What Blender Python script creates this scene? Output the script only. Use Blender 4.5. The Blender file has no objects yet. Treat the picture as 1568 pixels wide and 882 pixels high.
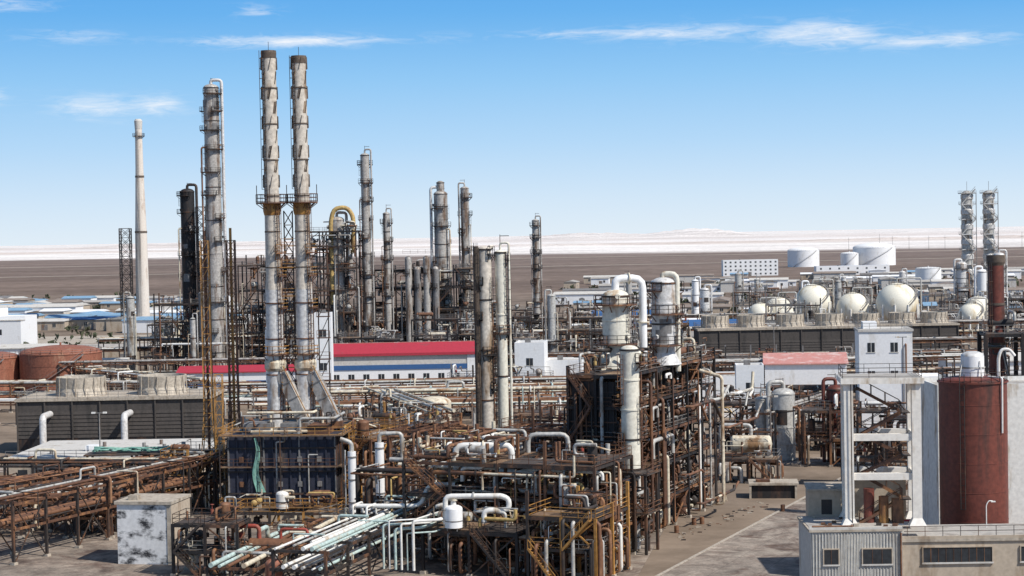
import bpy, math, random
from mathutils import Vector, Matrix
R = random.Random(7)
rad = math.radians
scene = bpy.context.scene
scene.view_settings.view_transform = 'Standard'
try: scene.view_settings.look = 'None'
except Exception: pass
scene.view_settings.exposure = 0

# ------------------------------------------------------------------ materials
M = {}; ML = []
def mat(name, base, stain=None, amt=.4, rough=.65, metal=0., zs=.25, scale=.5, fine=.25, corr=0., det=4):
    m = bpy.data.materials.new(name); m.use_nodes = True
    nt = m.node_tree; n = nt.nodes; l = nt.links
    bs = n['Principled BSDF']
    bs.inputs['Roughness'].default_value = rough; bs.inputs['Metallic'].default_value = metal
    geo = n.new('ShaderNodeNewGeometry')
    mp = n.new('ShaderNodeMapping'); mp.inputs['Scale'].default_value = (1, 1, zs)
    l.new(geo.outputs['Position'], mp.inputs[0])
    no = n.new('ShaderNodeTexNoise'); no.inputs['Scale'].default_value = scale
    no.inputs['Detail'].default_value = det; no.inputs['Roughness'].default_value = .65
    l.new(mp.outputs[0], no.inputs['Vector'])
    rp = n.new('ShaderNodeValToRGB'); lo = .72 - .42*amt
    rp.color_ramp.elements[0].position = lo; rp.color_ramp.elements[1].position = min(1, lo+.13)
    l.new(no.outputs['Fac'], rp.inputs[0])
    mx = n.new('ShaderNodeMix'); mx.data_type = 'RGBA'
    st = stain or tuple(c*.5 for c in base)
    mx.inputs[6].default_value = (*base, 1); mx.inputs[7].default_value = (*st, 1)
    l.new(rp.outputs[0], mx.inputs[0])
    n2 = n.new('ShaderNodeTexNoise'); n2.inputs['Scale'].default_value = 2.3; n2.inputs['Detail'].default_value = 3
    l.new(geo.outputs['Position'], n2.inputs['Vector'])
    mr = n.new('ShaderNodeMapRange'); mr.inputs[1].default_value = .3; mr.inputs[2].default_value = .7
    mr.inputs[3].default_value = 1-fine; mr.inputs[4].default_value = 1+fine
    l.new(n2.outputs['Fac'], mr.inputs[0])
    vm = n.new('ShaderNodeVectorMath'); vm.operation = 'SCALE'
    l.new(mx.outputs[2], vm.inputs[0]); l.new(mr.outputs[0], vm.inputs['Scale'])
    l.new(vm.outputs[0], bs.inputs['Base Color'])
    if corr:
        tc = n.new('ShaderNodeTexCoord'); w = n.new('ShaderNodeTexWave'); w.inputs['Scale'].default_value = corr
        l.new(tc.outputs['Object'], w.inputs[0])
        bp = n.new('ShaderNodeBump'); bp.inputs['Distance'].default_value = .08; bp.inputs['Strength'].default_value = .9
        l.new(w.outputs['Fac'], bp.inputs['Height']); l.new(bp.outputs[0], bs.inputs['Normal'])
    M[name] = len(ML); ML.append(m); return m

mat('steel_dark', (.036,.028,.024), (.15,.07,.035), .5)  # dark steels: own dark tone deepened to paint in shade inside the frames
mat('steel_black', (.016,.014,.014), (.07,.038,.024), .45)
mat('steel_rust', (.11,.052,.030), (.28,.13,.055), .5)
mat('steel_ochre', (.44,.22,.055), (.16,.07,.03), .52)
mat('steel_grey', (.20,.19,.18), (.17,.10,.06), .42)
mat('alu', (.42,.39,.35), (.16,.105,.07), .52, .5, .1, zs=.18)
mat('alu_bright', (.62,.60,.57), (.33,.24,.16), .36, .5, .1)
mat('stack_grey', (.56,.50,.42), (.25,.17,.105), .44, .7, .0, zs=.25, scale=.4)
mat('stack_dark', (.105,.078,.058), (.30,.22,.15), .42, .8, zs=.5, scale=.8)
mat('cream', (.62,.55,.42), (.30,.17,.08), .5)
mat('column_cream', (.70,.66,.55), (.40,.25,.12), .42, .6, fine=.15, zs=.2)
mat('yellow', (.48,.33,.12), (.22,.11,.045), .5)
mat('white', (.74,.72,.67), (.42,.33,.23), .40, .6, fine=.12)
mat('white_clean', (.83,.82,.80), (.70,.67,.62), .35, .6, fine=.05, zs=.5, scale=.3)
mat('white_frame', (.80,.75,.67), (.52,.42,.31), .42, .8, scale=.6, fine=.1)
mat('teal', (.44,.54,.50), (.42,.38,.29), .45, .5)
mat('silver', (.46,.445,.41), (.20,.145,.095), .48, .5, .1)
mat('rust_pipe', (.17,.078,.040), (.31,.16,.08), .45)
mat('brown_tank', (.15,.038,.023), (.07,.028,.020), .5, .55, zs=.10)
mat('brown_tank2', (.26,.095,.055), (.36,.18,.11), .4, .7)
mat('red', (.40,.030,.05), (.30,.05,.06), .3, fine=.1)
mat('red_pipe', (.30,.055,.035), (.20,.09,.05), .4)
mat('red_faded', (.55,.24,.20), (.64,.45,.40), .5, fine=.12)
mat('blue', (.035,.11,.27), (.06,.12,.2), .3, fine=.1)
mat('blue_light', (.20,.34,.47), (.38,.44,.5), .4, fine=.1)
mat('concrete', (.42,.36,.285), (.27,.215,.16), .45, .9)
mat('concrete_lt', (.56,.53,.48), (.40,.35,.29), .4, .9, fine=.12)
mat('wall_beige', (.45,.37,.28), (.32,.24,.165), .45, .9, fine=.12)
mat('wall_grey', (.070,.060,.053), (.045,.04,.036), .45, .9, fine=.15)
mat('wall_peel', (.70,.69,.67), (.030,.030,.034), .56, .9, zs=1.6, scale=.42, fine=.1, det=9)
mat('corr_grey', (.54,.52,.475), (.38,.31,.235), .4, .6, corr=2.2, fine=.12)
mat('heater_wall', (.026,.029,.047), (.075,.06,.055), .40, .7)
mat('grating', (.065,.050,.041), (.17,.095,.055), .45, .8)
mat('deck_rust', (.18,.11,.065), (.31,.21,.12), .5, .8)
mat('glass', (.03,.035,.04), (.06,.06,.07), .3, .2)
mat('green_net', (.18,.36,.29), (.35,.5,.42), .4, .9)
mat('rooftar', (.40,.37,.33), (.27,.24,.21), .45, .9, fine=.12)
mat('roof_brown', (.24,.19,.155), (.33,.28,.23), .45, .9, fine=.12)
mat('kerb_stone', (.40,.35,.29), (.3,.26,.21), .4, .9)
mat('conc_cooling', (.48,.42,.34), (.31,.26,.2), .4, .9)
mat('shrub', (.055,.065,.035), (.09,.085,.05), .5, 1, scale=1.)

# ------------------------------------------------------------------ mesh builder
class B:
    def __init__(s, name, x=0, y=0, z=0, yaw=0):
        s.name=name; s.loc=(x,y,z); s.yaw=yaw; s.v=[]; s.f=[]; s.m=[]; s.s=[]
    def q(s, pts, faces, m, smooth=False):
        o=len(s.v); s.v.extend(pts); mi=M[m]
        for f in faces:
            s.f.append([i+o for i in f]); s.m.append(mi); s.s.append(smooth)
    def box(s,x0,y0,z0,x1,y1,z1,m):
        s.q([(x0,y0,z0),(x1,y0,z0),(x1,y1,z0),(x0,y1,z0),(x0,y0,z1),(x1,y0,z1),(x1,y1,z1),(x0,y1,z1)],
            [(0,3,2,1),(4,5,6,7),(0,1,5,4),(1,2,6,5),(2,3,7,6),(3,0,4,7)],m)
    def beam(s,p,q,w,m,h=None):
        p=Vector(p);q=Vector(q);d=(q-p)
        if d.length<1e-4:return
        d.normalize(); h=h or w
        up=Vector((0,0,1)) if abs(d.z)<.95 else Vector((0,1,0))
        a=d.cross(up).normalized()*(w/2); b=a.cross(d).normalized()*(h/2)
        s.q([tuple(c) for c in (p-a-b,p+a-b,p+a+b,p-a+b,q-a-b,q+a-b,q+a+b,q-a+b)],
            [(0,3,2,1),(4,5,6,7),(0,1,5,4),(1,2,6,5),(2,3,7,6),(3,0,4,7)],m)
    def tube(s,pts,r,m,n=8,cap=True):
        P=[Vector(p) for p in pts]; k=len(P); rs=r if isinstance(r,(list,tuple)) else [r]*k
        ta=[]
        for i in range(k):
            t=(P[min(i+1,k-1)]-P[max(i-1,0)]); ta.append(t.normalized() if t.length>1e-6 else Vector((0,0,1)))
        t=ta[0]; up=Vector((0,0,1)) if abs(t.z)<.9 else Vector((1,0,0)); a=t.cross(up).normalized()
        vs=[]; fs=[]
        for i in range(k):
            t=ta[i]; a=(a-t*a.dot(t))
            a=a.normalized() if a.length>1e-6 else t.orthogonal().normalized()
            b=t.cross(a)
            for j in range(n):
                an=2*math.pi*j/n; vs.append(tuple(P[i]+(a*math.cos(an)+b*math.sin(an))*rs[i]))
        for i in range(k-1):
            for j in range(n):
                j2=(j+1)%n; fs.append((i*n+j,i*n+j2,(i+1)*n+j2,(i+1)*n+j))
        s.q(vs,fs,m,True)
        if cap:
            s.q(vs[:n],[tuple(range(n))[::-1]],m); s.q(vs[-n:],[tuple(range(n))],m)
    def cyl(s,p,q,r,m,n=14,r2=None):
        s.tube([p,q],[r,r if r2 is None else r2],m,n)
    def pipe(s,pts,r,m,n=8,fl=None,flange=None):
        P=[Vector(p) for p in pts]; fl=fl or r*2.2; out=[P[0]]
        for i in range(1,len(P)-1):
            a=P[i-1]-P[i]; c=P[i+1]-P[i]
            f=min(fl,a.length*.45,c.length*.45)
            if f<1e-3: continue
            a.normalize();c.normalize(); p1=P[i]+a*f;p2=P[i]+c*f
            for t in (0,.33,.67,1): out.append(p1*(1-t)**2+P[i]*2*t*(1-t)+p2*t*t)
        out.append(P[-1]); s.tube(out,r,m,n)
        if flange:
            for i in range(len(P)-1):
                d=P[i+1]-P[i]
                if d.length>3:
                    c=P[i]+d*.5; e=d.normalized()*.08; s.cyl(c-e,c+e,r*1.5,flange,n)
    def lathe(s,cx,cy,prof,m,n=20,sharp=True,close=True):
        def ring(r,z): return [(cx+r*math.cos(2*math.pi*j/n),cy+r*math.sin(2*math.pi*j/n),z) for j in range(n)]
        if sharp:
            for (r0,z0),(r1,z1) in zip(prof,prof[1:]):
                s.q(ring(r0,z0)+ring(r1,z1),[(j,(j+1)%n,n+(j+1)%n,n+j) for j in range(n)],m,abs(z1-z0)>1e-4)
        else:
            vs=[];fs=[]
            for r,z in prof: vs+=ring(r,z)
            for i in range(len(prof)-1):
                for j in range(n): fs.append((i*n+j,i*n+(j+1)%n,(i+1)*n+(j+1)%n,(i+1)*n+j))
            s.q(vs,fs,m,True)
    def dome(s,cx,cy,z,r,h,m,n=20,seg=5,r0=.02):
        s.lathe(cx,cy,[(max(r0,r*math.cos(math.pi/2*i/seg)),z+h*math.sin(math.pi/2*i/seg)) for i in range(seg+1)],m,n,False)
    def hdrum(s,p,q,r,m,n=14,head=.45,sad=None,zb=None):
        P=Vector(p);Q=Vector(q);d=(Q-P).normalized()
        r2=[r,r*.997,r*.95,r*.76,.02]; p2=[Q,Q+d*r*head*.1,Q+d*r*head*.32,Q+d*r*head*.68,Q+d*r*head]
        r1=r2[::-1]; p1=[P-d*r*head*k for k in (1,.68,.32,.1,0)]
        s.tube(p1+p2,r1+r2,m,n,False)
        if sad and zb is not None:
            for t in (.2,.8):
                c=P.lerp(Q,t); w=r*.8
                s.box(c.x-w if abs(d.x)<.5 else c.x-.15,c.y-w if abs(d.y)<.5 else c.y-.15,zb,c.x+w if abs(d.x)<.5 else c.x+.15,c.y+w if abs(d.y)<.5 else c.y+.15,c.z-r*.5,sad)
    def rail(s,pts,m,h=1.1,t=.06,step=1.8):
        for a,c in zip(pts,pts[1:]):
            a=Vector(a);c=Vector(c);L=(c-a).length
            if L<.05: continue
            for zz in (h,h*.55,.12): s.beam(a+Vector((0,0,zz)),c+Vector((0,0,zz)),t if zz!=.12 else t*.8,m)
            k=max(1,int(L/step))
            for i in range(k+1):
                p=a.lerp(c,i/k); s.beam(p,p+Vector((0,0,h)),t,m)
    def ladder(s,x,y,z0,z1,m,cage=True,nx=0,ny=-1,w=.45):
        tx,ty=-ny,nx
        for sg in (-1,1): s.beam((x+tx*w/2*sg,y+ty*w/2*sg,z0),(x+tx*w/2*sg,y+ty*w/2*sg,z1),.07,m)
        k=int((z1-z0)/.6)
        for i in range(k): 
            z=z0+i*.6; s.beam((x-tx*w/2,y-ty*w/2,z),(x+tx*w/2,y+ty*w/2,z),.05,m)
        if cage:
            k=max(1,int((z1-z0-2)/1.4))
            for i in range(k+1):
                z=z0+2+i*1.4
                if z>z1:break
                pts=[(x+tx*.36*math.cos(a)+nx*.7*math.sin(a),y+ty*.36*math.cos(a)+ny*.7*math.sin(a),z) for a in [math.pi*j/4 for j in range(5)]]
                for a,c in zip(pts,pts[1:]): s.beam(a,c,.05,m)
            for a in (math.pi*.25,math.pi*.5,math.pi*.75):
                s.beam((x+tx*.36*math.cos(a)+nx*.7*math.sin(a),y+ty*.36*math.cos(a)+ny*.7*math.sin(a),z0+2),(x+tx*.36*math.cos(a)+nx*.7*math.sin(a),y+ty*.36*math.cos(a)+ny*.7*math.sin(a),z1),.04,m)
    def done(s):
        me=bpy.data.meshes.new(s.name); me.from_pydata(s.v,[],s.f)
        used=sorted(set(s.m)); mp={u:i for i,u in enumerate(used)}
        for u in used: me.materials.append(ML[u])
        me.polygons.foreach_set('material_index',[mp[i] for i in s.m])
        me.polygons.foreach_set('use_smooth',s.s); me.update()
        o=bpy.data.objects.new(s.name,me); scene.collection.objects.link(o)
        o.location=s.loc; o.rotation_euler=(0,0,s.yaw); return o

PAL_NEAR=['silver']*5+['cream']*4+['rust_pipe']*8+['steel_dark']*7+['white']*2+['yellow']+['steel_rust']*4
PAL_C=['cream']*3+['rust_pipe']*7+['steel_dark']*9+['steel_rust']*4+['silver']*4+['white']
PAL_MID=['silver']*6+['alu']*4+['steel_dark']*6+['rust_pipe']*3+['cream']*2+['white']

def ringplat(b,z,r,w,a0,a1,mp,mr,n=None,cx=0,cy=0):
    k=max(4,int((a1-a0)/.4)); A=[a0+(a1-a0)*i/k for i in range(k+1)]
    vs=[];fs=[]
    for a in A:
        for rr,zz in ((r,z),(r+w,z),(r+w,z-.18),(r,z-.18)): vs.append((cx+rr*math.cos(a),cy+rr*math.sin(a),zz))
    for i in range(k):
        o=i*4
        for j in range(4): fs.append((o+j,o+4+j,o+4+(j+1)%4,o+(j+1)%4))
    b.q(vs,fs,mp)
    pts=[(cx+(r+w)*math.cos(a),cy+(r+w)*math.sin(a),z) for a in A]
    b.rail([(cx+r*math.cos(a0),cy+r*math.sin(a0),z)]+pts+[(cx+r*math.cos(a1),cy+r*math.sin(a1),z)],mr,step=1.2,t=.07)
    for a in A[::2]: b.beam((cx+r*math.cos(a),cy+r*math.sin(a),z-1),(cx+(r+w)*math.cos(a),cy+(r+w)*math.sin(a),z-.15),.1,mp)

def column(name,x,y,z1,r,m='alu',plats=(),z0=0,yaw=0,vap=True,mp='steel_dark',mr='steel_grey',n=20,bands=9,w=1.0,skirt=None,rtop=None,vm=None,top=True,patch=True,side=None):
    b=B(name,x,y,0,yaw); rtop=rtop or r
    b.lathe(0,0,[(r,z0),(rtop,z1)],m,n)
    b.dome(0,0,z1,rtop,rtop*.5,m,n)
    for i in range(bands+1):
        z=z0+(z1-z0)*(i+.0)/bands; rr=r+(rtop-r)*(z-z0)/(z1-z0)
        b.lathe(0,0,[(rr,z-.12),(rr+.09,z-.1),(rr+.09,z+.1),(rr,z+.12)],'steel_dark' if R.random()<.6 else m,n)
    for i in range(int((z1-z0)/5) if patch else 0):
        z=R.uniform(z0+1,z1-3); a=R.uniform(0,6.28); k=4; h=R.uniform(.8,2.6)
        rr=max(r,rtop)+.03
        b.q([(rr*math.cos(a+.25*j),rr*math.sin(a+.25*j),zz) for zz in (z,z+h) for j in range(k+1)],[(j,j+1,k+2+j,k+1+j) for j in range(k)],R.choice(['steel_dark','steel_grey','alu','steel_grey']),True)
    if skirt: b.lathe(0,0,[(skirt,z0),(r+.02,z0+(skirt-r)*1.6+.6)],m,n)
    zl=z0
    for i,z in enumerate(plats):
        a0=R.uniform(0,6.28); sp=R.uniform(2.6,4.6)
        rr=r+(rtop-r)*(z-z0)/(z1-z0)
        ringplat(b,z,rr+.05,w,a0,a0+sp,mp,mr)
        a=a0+sp/2; b.cyl((rr*.8*math.cos(a),rr*.8*math.sin(a),z+1),((rr+.35)*math.cos(a),(rr+.35)*math.sin(a),z+1),.32,m,10)
        la=-.6 if i%2 else -2.4
        ex=(rr+.25)*math.cos(la);ey=(rr+.25)*math.sin(la)
        b.ladder(ex,ey,zl,z+1,mp,True,math.cos(la),math.sin(la)); zl=z
    if vap:
        s=side or R.choice([-1,1]); pr=max(.16,r*.2); vm=vm or m
        b.pipe([(0,0,z1+rtop*.3),(0,0,z1+rtop*.5+1),((r+.25+pr)*s,-.3,z1+rtop*.5+1),((r+.25+pr)*s,-.3,z0)],pr,vm,10)
        b.pipe([((r*.7)*-s,-r*.6,z1*.8),((r+.4)*-s,-r*.9,z1*.8),((r+.4)*-s,-r*.9,z0)],pr*.55,R.choice(['rust_pipe','silver','cream']),8)
        if top:
            b.beam((0,0,z1),(0,0,z1+2.6),.1,mp); b.beam((0,.0,z1+2.4),(1.3*s,0,z1+2.4),.1,mp)
    return b.done()

def rpipe(b,bx,k,r,m,n=7,fl=None):
    x0,y0,z0,x1,y1,z1=bx
    p=[R.uniform(x0,x1),R.uniform(y0,y1),R.uniform(z0,z1)]; pts=[tuple(p)]; last=-1
    for i in range(k):
        ax=R.choice([a for a in (0,1,2) if a!=last]); last=ax
        lo,hi=((x0,x1),(y0,y1),(z0,z1))[ax]
        v=R.uniform(lo,hi)
        if abs(v-p[ax])<r*4: v=lo if p[ax]-lo>hi-p[ax] else hi
        p[ax]=v; pts.append(tuple(p))
    b.pipe(pts,r,m,n,flange=fl)

def valve(b,x,y,z,m):
    b.cyl((x,y,z-.25),(x,y,z+.25),.22,m,8); b.beam((x,y,z+.2),(x,y,z+.8),.07,m); b.cyl((x,y,z+.78),(x,y,z+.84),.22,m,8)

def equip(b,x0,y0,x1,y1,z,h,pal,dens=1.0):
    t=R.random(); w=x1-x0; d=y1-y0; m=R.choice(pal)
    if t<.34:
        r=R.uniform(.35,min(.85,h*.22)); c=(y0+y1)/2+R.uniform(-.15,.15)*d; zz=z+r+.6
        if R.random()<.5:
            b.hdrum((x0+w*.12,c,zz),(x1-w*.12,c,zz),r,m,14,.45,'concrete',z)
            b.cyl((x0+w*.2,c,zz),(x0+w*.2+.12,c,zz),r*1.2,'steel_dark',14)
        else:
            c=(x0+x1)/2
            b.hdrum((c,y0+d*.1,zz),(c,y1-d*.1,zz),r,m,14,.45,'concrete',z)
            b.cyl((c,y0+d*.18,zz),(c,y0+d*.18+.12,zz),r*1.2,'steel_dark',14)
    elif t<.55:
        r=R.uniform(.4,.9); cx=R.uniform(x0+r,x1-r); cy=R.uniform(y0+r,y1-r); hh=h*R.uniform(.55,.85)
        b.lathe(cx,cy,[(r,z+.3),(r,z+hh)],m,14); b.dome(cx,cy,z+hh,r,r*.5,m,14)
        b.lathe(cx,cy,[(r+.08,z+hh*.5),(r+.08,z+hh*.5+.15)],'steel_dark',14)
        for a in range(4): b.beam((cx+r*.8*math.cos(a*1.57),cy+r*.8*math.sin(a*1.57),z),(cx+r*.8*math.cos(a*1.57),cy+r*.8*math.sin(a*1.57),z+.5),.12,'steel_dark')
        b.pipe([(cx,cy,z+hh),(cx,cy,z+h*.93),(cx+R.choice([-1,1])*w*.4,cy,z+h*.93),(cx+w*.3,cy+d*.3,z+h*.5)],.12,R.choice(pal))
    elif t<.7:
        for i in range(R.randint(3,6)):
            yy=y0+d*(.15+.13*i); rr=R.uniform(.08,.2); zz=z+h*.75+R.uniform(-.1,.1); mm=R.choice(pal)
            b.pipe([(x0-.3,yy,zz),(x0+w*R.uniform(.3,.9),yy,zz),(x0+w*.7,yy,z+.3)],rr,mm,7)
    elif t<.85:
        for i in range(2):
            cx=x0+w*(.3+.4*i); cy=(y0+y1)/2
            b.box(cx-.5,cy-.9,z,cx+.5,cy+.9,z+.25,'concrete'); b.cyl((cx,cy-.8,z+.7),(cx,cy+.1,z+.7),.32,R.choice(['steel_grey','steel_grey','steel_rust']),10)
            b.cyl((cx,cy+.25,z+.7),(cx,cy+.75,z+.7),.4,'steel_rust',10); b.pipe([(cx,cy+.5,z+.7),(cx,cy+.5,z+h*.6),(cx,cy+1.5,z+h*.6)],.13,R.choice(pal),7)
    for i in range(int(R.uniform(2,5)*dens)):
        rpipe(b,(x0,y0,z+.25,x1,y1,z+h-.3),R.randint(2,4),R.choice([.06,.09,.12,.17,.22]),R.choice(pal),7,'steel_dark' if R.random()<.4 else None)
    if R.random()<.5*dens: valve(b,R.uniform(x0,x1),R.uniform(y0,y1),z+1.2,R.choice(['red_pipe','steel_rust','steel_rust','yellow']))

def stair(b,x,y,z0,z1,run,m,mr,ydir=0,w=.8):
    for s in (0,w):
        b.beam((x,y+s,z0),(x+run,y+s,z1),.08,m,.25)
        b.beam((x,y+s,z0+1),(x+run,y+s,z1+1),.06,mr)
        for t in (0,.33,.66,1): b.beam((x+run*t,y+s,z0+(z1-z0)*t),(x+run*t,y+s,z0+(z1-z0)*t+1),.06,mr)
    k=max(3,int(abs(z1-z0)/.28))
    for i in range(k):
        t=(i+.5)/k; xx=x+run*t; zz=z0+(z1-z0)*t
        b.box(xx-.13,y,zz-.02,xx+.13,y+w,zz+.02,m)

def frame(name,x,y,yaw,nx,ny,dx,dy,levels,mc='steel_dark',mr='steel_rust',pal=PAL_NEAR,deckp=.75,brace=.35,cw=.32,dens=1.,eqp=.8,top=True,stairs=True,irr=0.,rise=1.,long_=1.):
    b=B(name,x,y,0,rad(yaw)); X=nx*dx;Y=ny*dy; zt=levels[-1]
    tops=[[len(levels)-(R.choice([1,1,2]) if R.random()<irr else 0) for j in range(ny)] for i in range(nx)]
    for i in range(nx+1):
        for j in range(ny+1):
            near=[tops[a][c] for a in (i-1,i) for c in (j-1,j) if 0<=a<nx and 0<=c<ny]
            h=levels[max(0,max(near)-1)]+(R.choice([0,0,1.1,2.8]) if top else 0); mm=mc if R.random()<.7 else mr
            b.box(i*dx-cw/2,j*dy-cw/2,0,i*dx+cw/2,j*dy+cw/2,h,mm)
            b.box(i*dx-cw,j*dy-cw,0,i*dx+cw,j*dy+cw,.35,'concrete')
    prev=0
    for li,z in enumerate(levels):
        for i in range(nx):
            for j in range(ny):
                if tops[i][j]<=li: continue
                x0,x1,y0,y1=i*dx,(i+1)*dx,j*dy,(j+1)*dy
                zz=z-.02*((i+j)%2)
                b.box(x0,y0-.1,zz-.38,x1,y0+.1,zz-.03,R.choice([mc,mc,mr]))
                b.box(x0-.09,y0+.1,zz-.36,x0+.09,y1-.1,zz-.05,R.choice([mc,mc,mr]))
                if j==ny-1 or tops[i][j+1]<=li: b.box(x0,y1-.1,zz-.37,x1,y1+.1,zz-.04,mc)
                if i==nx-1 or tops[i+1][j]<=li: b.box(x1-.1,y0+.1,zz-.35,x1+.1,y1-.1,zz-.06,R.choice([mc,mr]))
                if R.random()<deckp: b.box(x0+.12,y0+.12,zz-.02,x1-.12,y1-.12,zz+.04,R.choice(['grating','grating','deck_rust']))
                else:
                    for t in (.33,.66): b.box(x0+dx*t-.06,y0,zz-.22,x0+dx*t+.06,y1,zz-.06,mc)
                rr=mr if R.random()<.7 else 'steel_grey'
                if j==0 or tops[i][j-1]<=li: b.rail([(x0,y0,zz),(x1,y0,zz)],rr)
                if j==ny-1 or tops[i][j+1]<=li: b.rail([(x0,y1,zz),(x1,y1,zz)],rr)
                if i==0 or tops[i-1][j]<=li: b.rail([(x0,y0,zz),(x0,y1,zz)],rr)
                if i==nx-1 or tops[i+1][j]<=li: b.rail([(x1,y0,zz),(x1,y1,zz)],rr)
                if R.random()<brace:
                    t=R.choice([0,1]); b.beam((x0+dx*t,y0,prev),(x0+dx*(1-t),y0,zz-.2),.16,mr)
                    if R.random()<.5: b.beam((x0+dx*(1-t),y0,prev),(x0+dx*t,y0,zz-.2),.16,mr)
                if R.random()<brace:
                    xx=x1 if i==nx-1 else x0
                    b.beam((xx,y0,prev),(xx,y1,zz-.2),.16,mr)
                    if R.random()<.5: b.beam((xx,y1,prev),(xx,y0,zz-.2),.16,mr)
        if stairs:
            i=R.randrange(nx); s=1 if li%2 else -1
            stair(b,i*dx+(dx*.1 if s>0 else dx*.9),-1.0,prev,z,dx*.8*s,mr,mr)
        prev=z
    zs=[0]+list(levels)
    for k,z in enumerate(zs):
        h=(zs[k+1]-z) if k+1<len(zs) else 3.2
        for i in range(nx):
            for j in range(ny):
                if tops[i][j]<k: continue
                if R.random()<(eqp if k<tops[i][j] else eqp*.75):
                    equip(b,i*dx+.4,j*dy+.4,(i+1)*dx-.4,(j+1)*dy-.4,z+.05,h-.4,pal,dens)
    for i in range(int((nx+ny)*len(levels)*1.3*dens*long_)):
        z=R.choice(levels)-R.uniform(.5,1.3); r=R.choice([.1,.15,.2,.28]); m=R.choice(pal)
        if R.random()<.5:
            yy=R.uniform(-.5,Y+.3); a,c=sorted((R.uniform(-.5,X),R.uniform(0,X+.5)))
            b.pipe([(a,yy,z-R.uniform(0,3)),(a,yy,z),(c,yy,z),(c,yy,z+R.uniform(-3,2.5))],r,m,8,flange='steel_dark')
        else:
            xx=R.uniform(-.3,X+.5); a,c=sorted((R.uniform(-.5,Y),R.uniform(0,Y+.5)))
            b.pipe([(xx,a,z-R.uniform(0,3)),(xx,a,z),(xx,c,z),(xx,c,z+R.uniform(-3,2.5))],r,m,8,flange='steel_dark')
    for i in range(int((nx+ny)*1.2*dens*rise)):
        xx=R.uniform(0,X); r=R.choice([.1,.15,.22]); z2=zt*R.uniform(.45,1.0)
        b.pipe([(xx,.8,.5),(xx,-.4,.5),(xx,-.4,z2),(xx,R.uniform(.5,2),z2)],r,R.choice(pal),8)
        yy=R.uniform(0,Y); z2=zt*R.uniform(.45,1.0); b.pipe([(X-.8,yy,.5),(X+.4,yy,.5),(X+.4,yy,z2),(X-1.5,yy,z2)],r,R.choice(pal),8)
    return b.done()

def rack(name,x0,y0,x1,y1,w,levels,pal,per=7,rs=(.1,.15,.2,.28),step=6.,mc='steel_dark',mb='steel_rust',brace=True,side=True):
    L=math.hypot(x1-x0,y1-y0); yaw=math.atan2(y1-y0,x1-x0); b=B(name,x0,y0,0,yaw)
    k=max(1,int(L/step)); zt=levels[-1]
    for i in range(k+1):
        x=L*i/k
        for yy in (-w/2,w/2):
            b.box(x-.15,yy-.15,0,x+.15,yy+.15,zt,mc); b.box(x-.35,yy-.35,0,x+.35,yy+.35,.3,'concrete')
        for z in levels: b.box(x-.12,-w/2-.4,z-.3,x+.12,w/2+.4,z,mb)
        if brace and i%2==0 and i<k:
            for yy in (-w/2,w/2):
                b.beam((x,yy,0),(x+L/k,yy,zt-.2),.12,mc); b.beam((x+L/k,yy,0),(x,yy,zt-.2),.12,mc)
    for z in levels:
        for yy in (-w/2,w/2): b.box(0,yy-.09,z-.62,L,yy+.09,z-.32,mb)
        for i in range(per):
            yy=-w/2+w*(i+.5+R.uniform(-.2,.2))/per; r=R.choice(rs); m=R.choice(pal)
            a=R.uniform(0,L*.3) if R.random()<.4 else -.5; c=L-R.uniform(0,L*.4) if R.random()<.4 else L+.5
            if R.random()<.25 and L>20:
                e=L*R.uniform(.3,.6); b.pipe([(a,yy,z+r),(e,yy,z+r),(e,yy,z+r+1.3),(e+3,yy,z+r+1.3),(e+3,yy,z+r),(c,yy,z+r)],r,m,8)
            else:
                pts=[(a,yy,z+r),(c,yy,z+r)]
                if R.random()<.4: pts=[(a,yy,z+r),(c-1,yy,z+r),(c-1,yy-.0,z-R.uniform(1,3))]
                b.pipe(pts,r,m,8)
    if side:
        for i in range(int(L/4)):
            x=R.uniform(0,L); z=R.choice(levels); s=R.choice([-1,1]); r=R.choice(rs)*.7
            b.pipe([(x,0,z+.5),(x,s*(w/2+.7),z+.5),(x,s*(w/2+.7),R.uniform(.5,z))],r,R.choice(pal),7)
    return b.done()

def tank(name,x,y,r,h,m,dome=.2,n=36,mr='steel_grey',roofm=None,z0=0):
    b=B(name,x,y,z0)
    b.lathe(0,0,[(r,0),(r,h),(r+.12,h),(r+.12,h+.12),(r,h+.12)],m,n); b.dome(0,0,h+.12,r,r*dome,roofm or m,n)
    for i in range(1,4): b.lathe(0,0,[(r,h*i/4-.06),(r+.05,h*i/4-.05),(r+.05,h*i/4+.05),(r,h*i/4+.06)],m,n)
    b.rail([((r-.1)*math.cos(a),(r-.1)*math.sin(a),h+.12) for a in [2*math.pi*i/24 for i in range(25)]],mr,step=2)
    k=26; pts=[((r+.5)*math.cos(-2.4+1.6*i/k),(r+.5)*math.sin(-2.4+1.6*i/k),h*i/k) for i in range(k+1)]
    for a,c in zip(pts,pts[1:]):
        b.beam(a,c,.6,'steel_grey',.12); b.beam((a[0],a[1],a[2]+1),(c[0],c[1],c[2]+1),.06,mr)
    b.cyl((0,0,h),(0,0,h+r*dome+.8),.25,m,8)
    return b.done()

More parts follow.
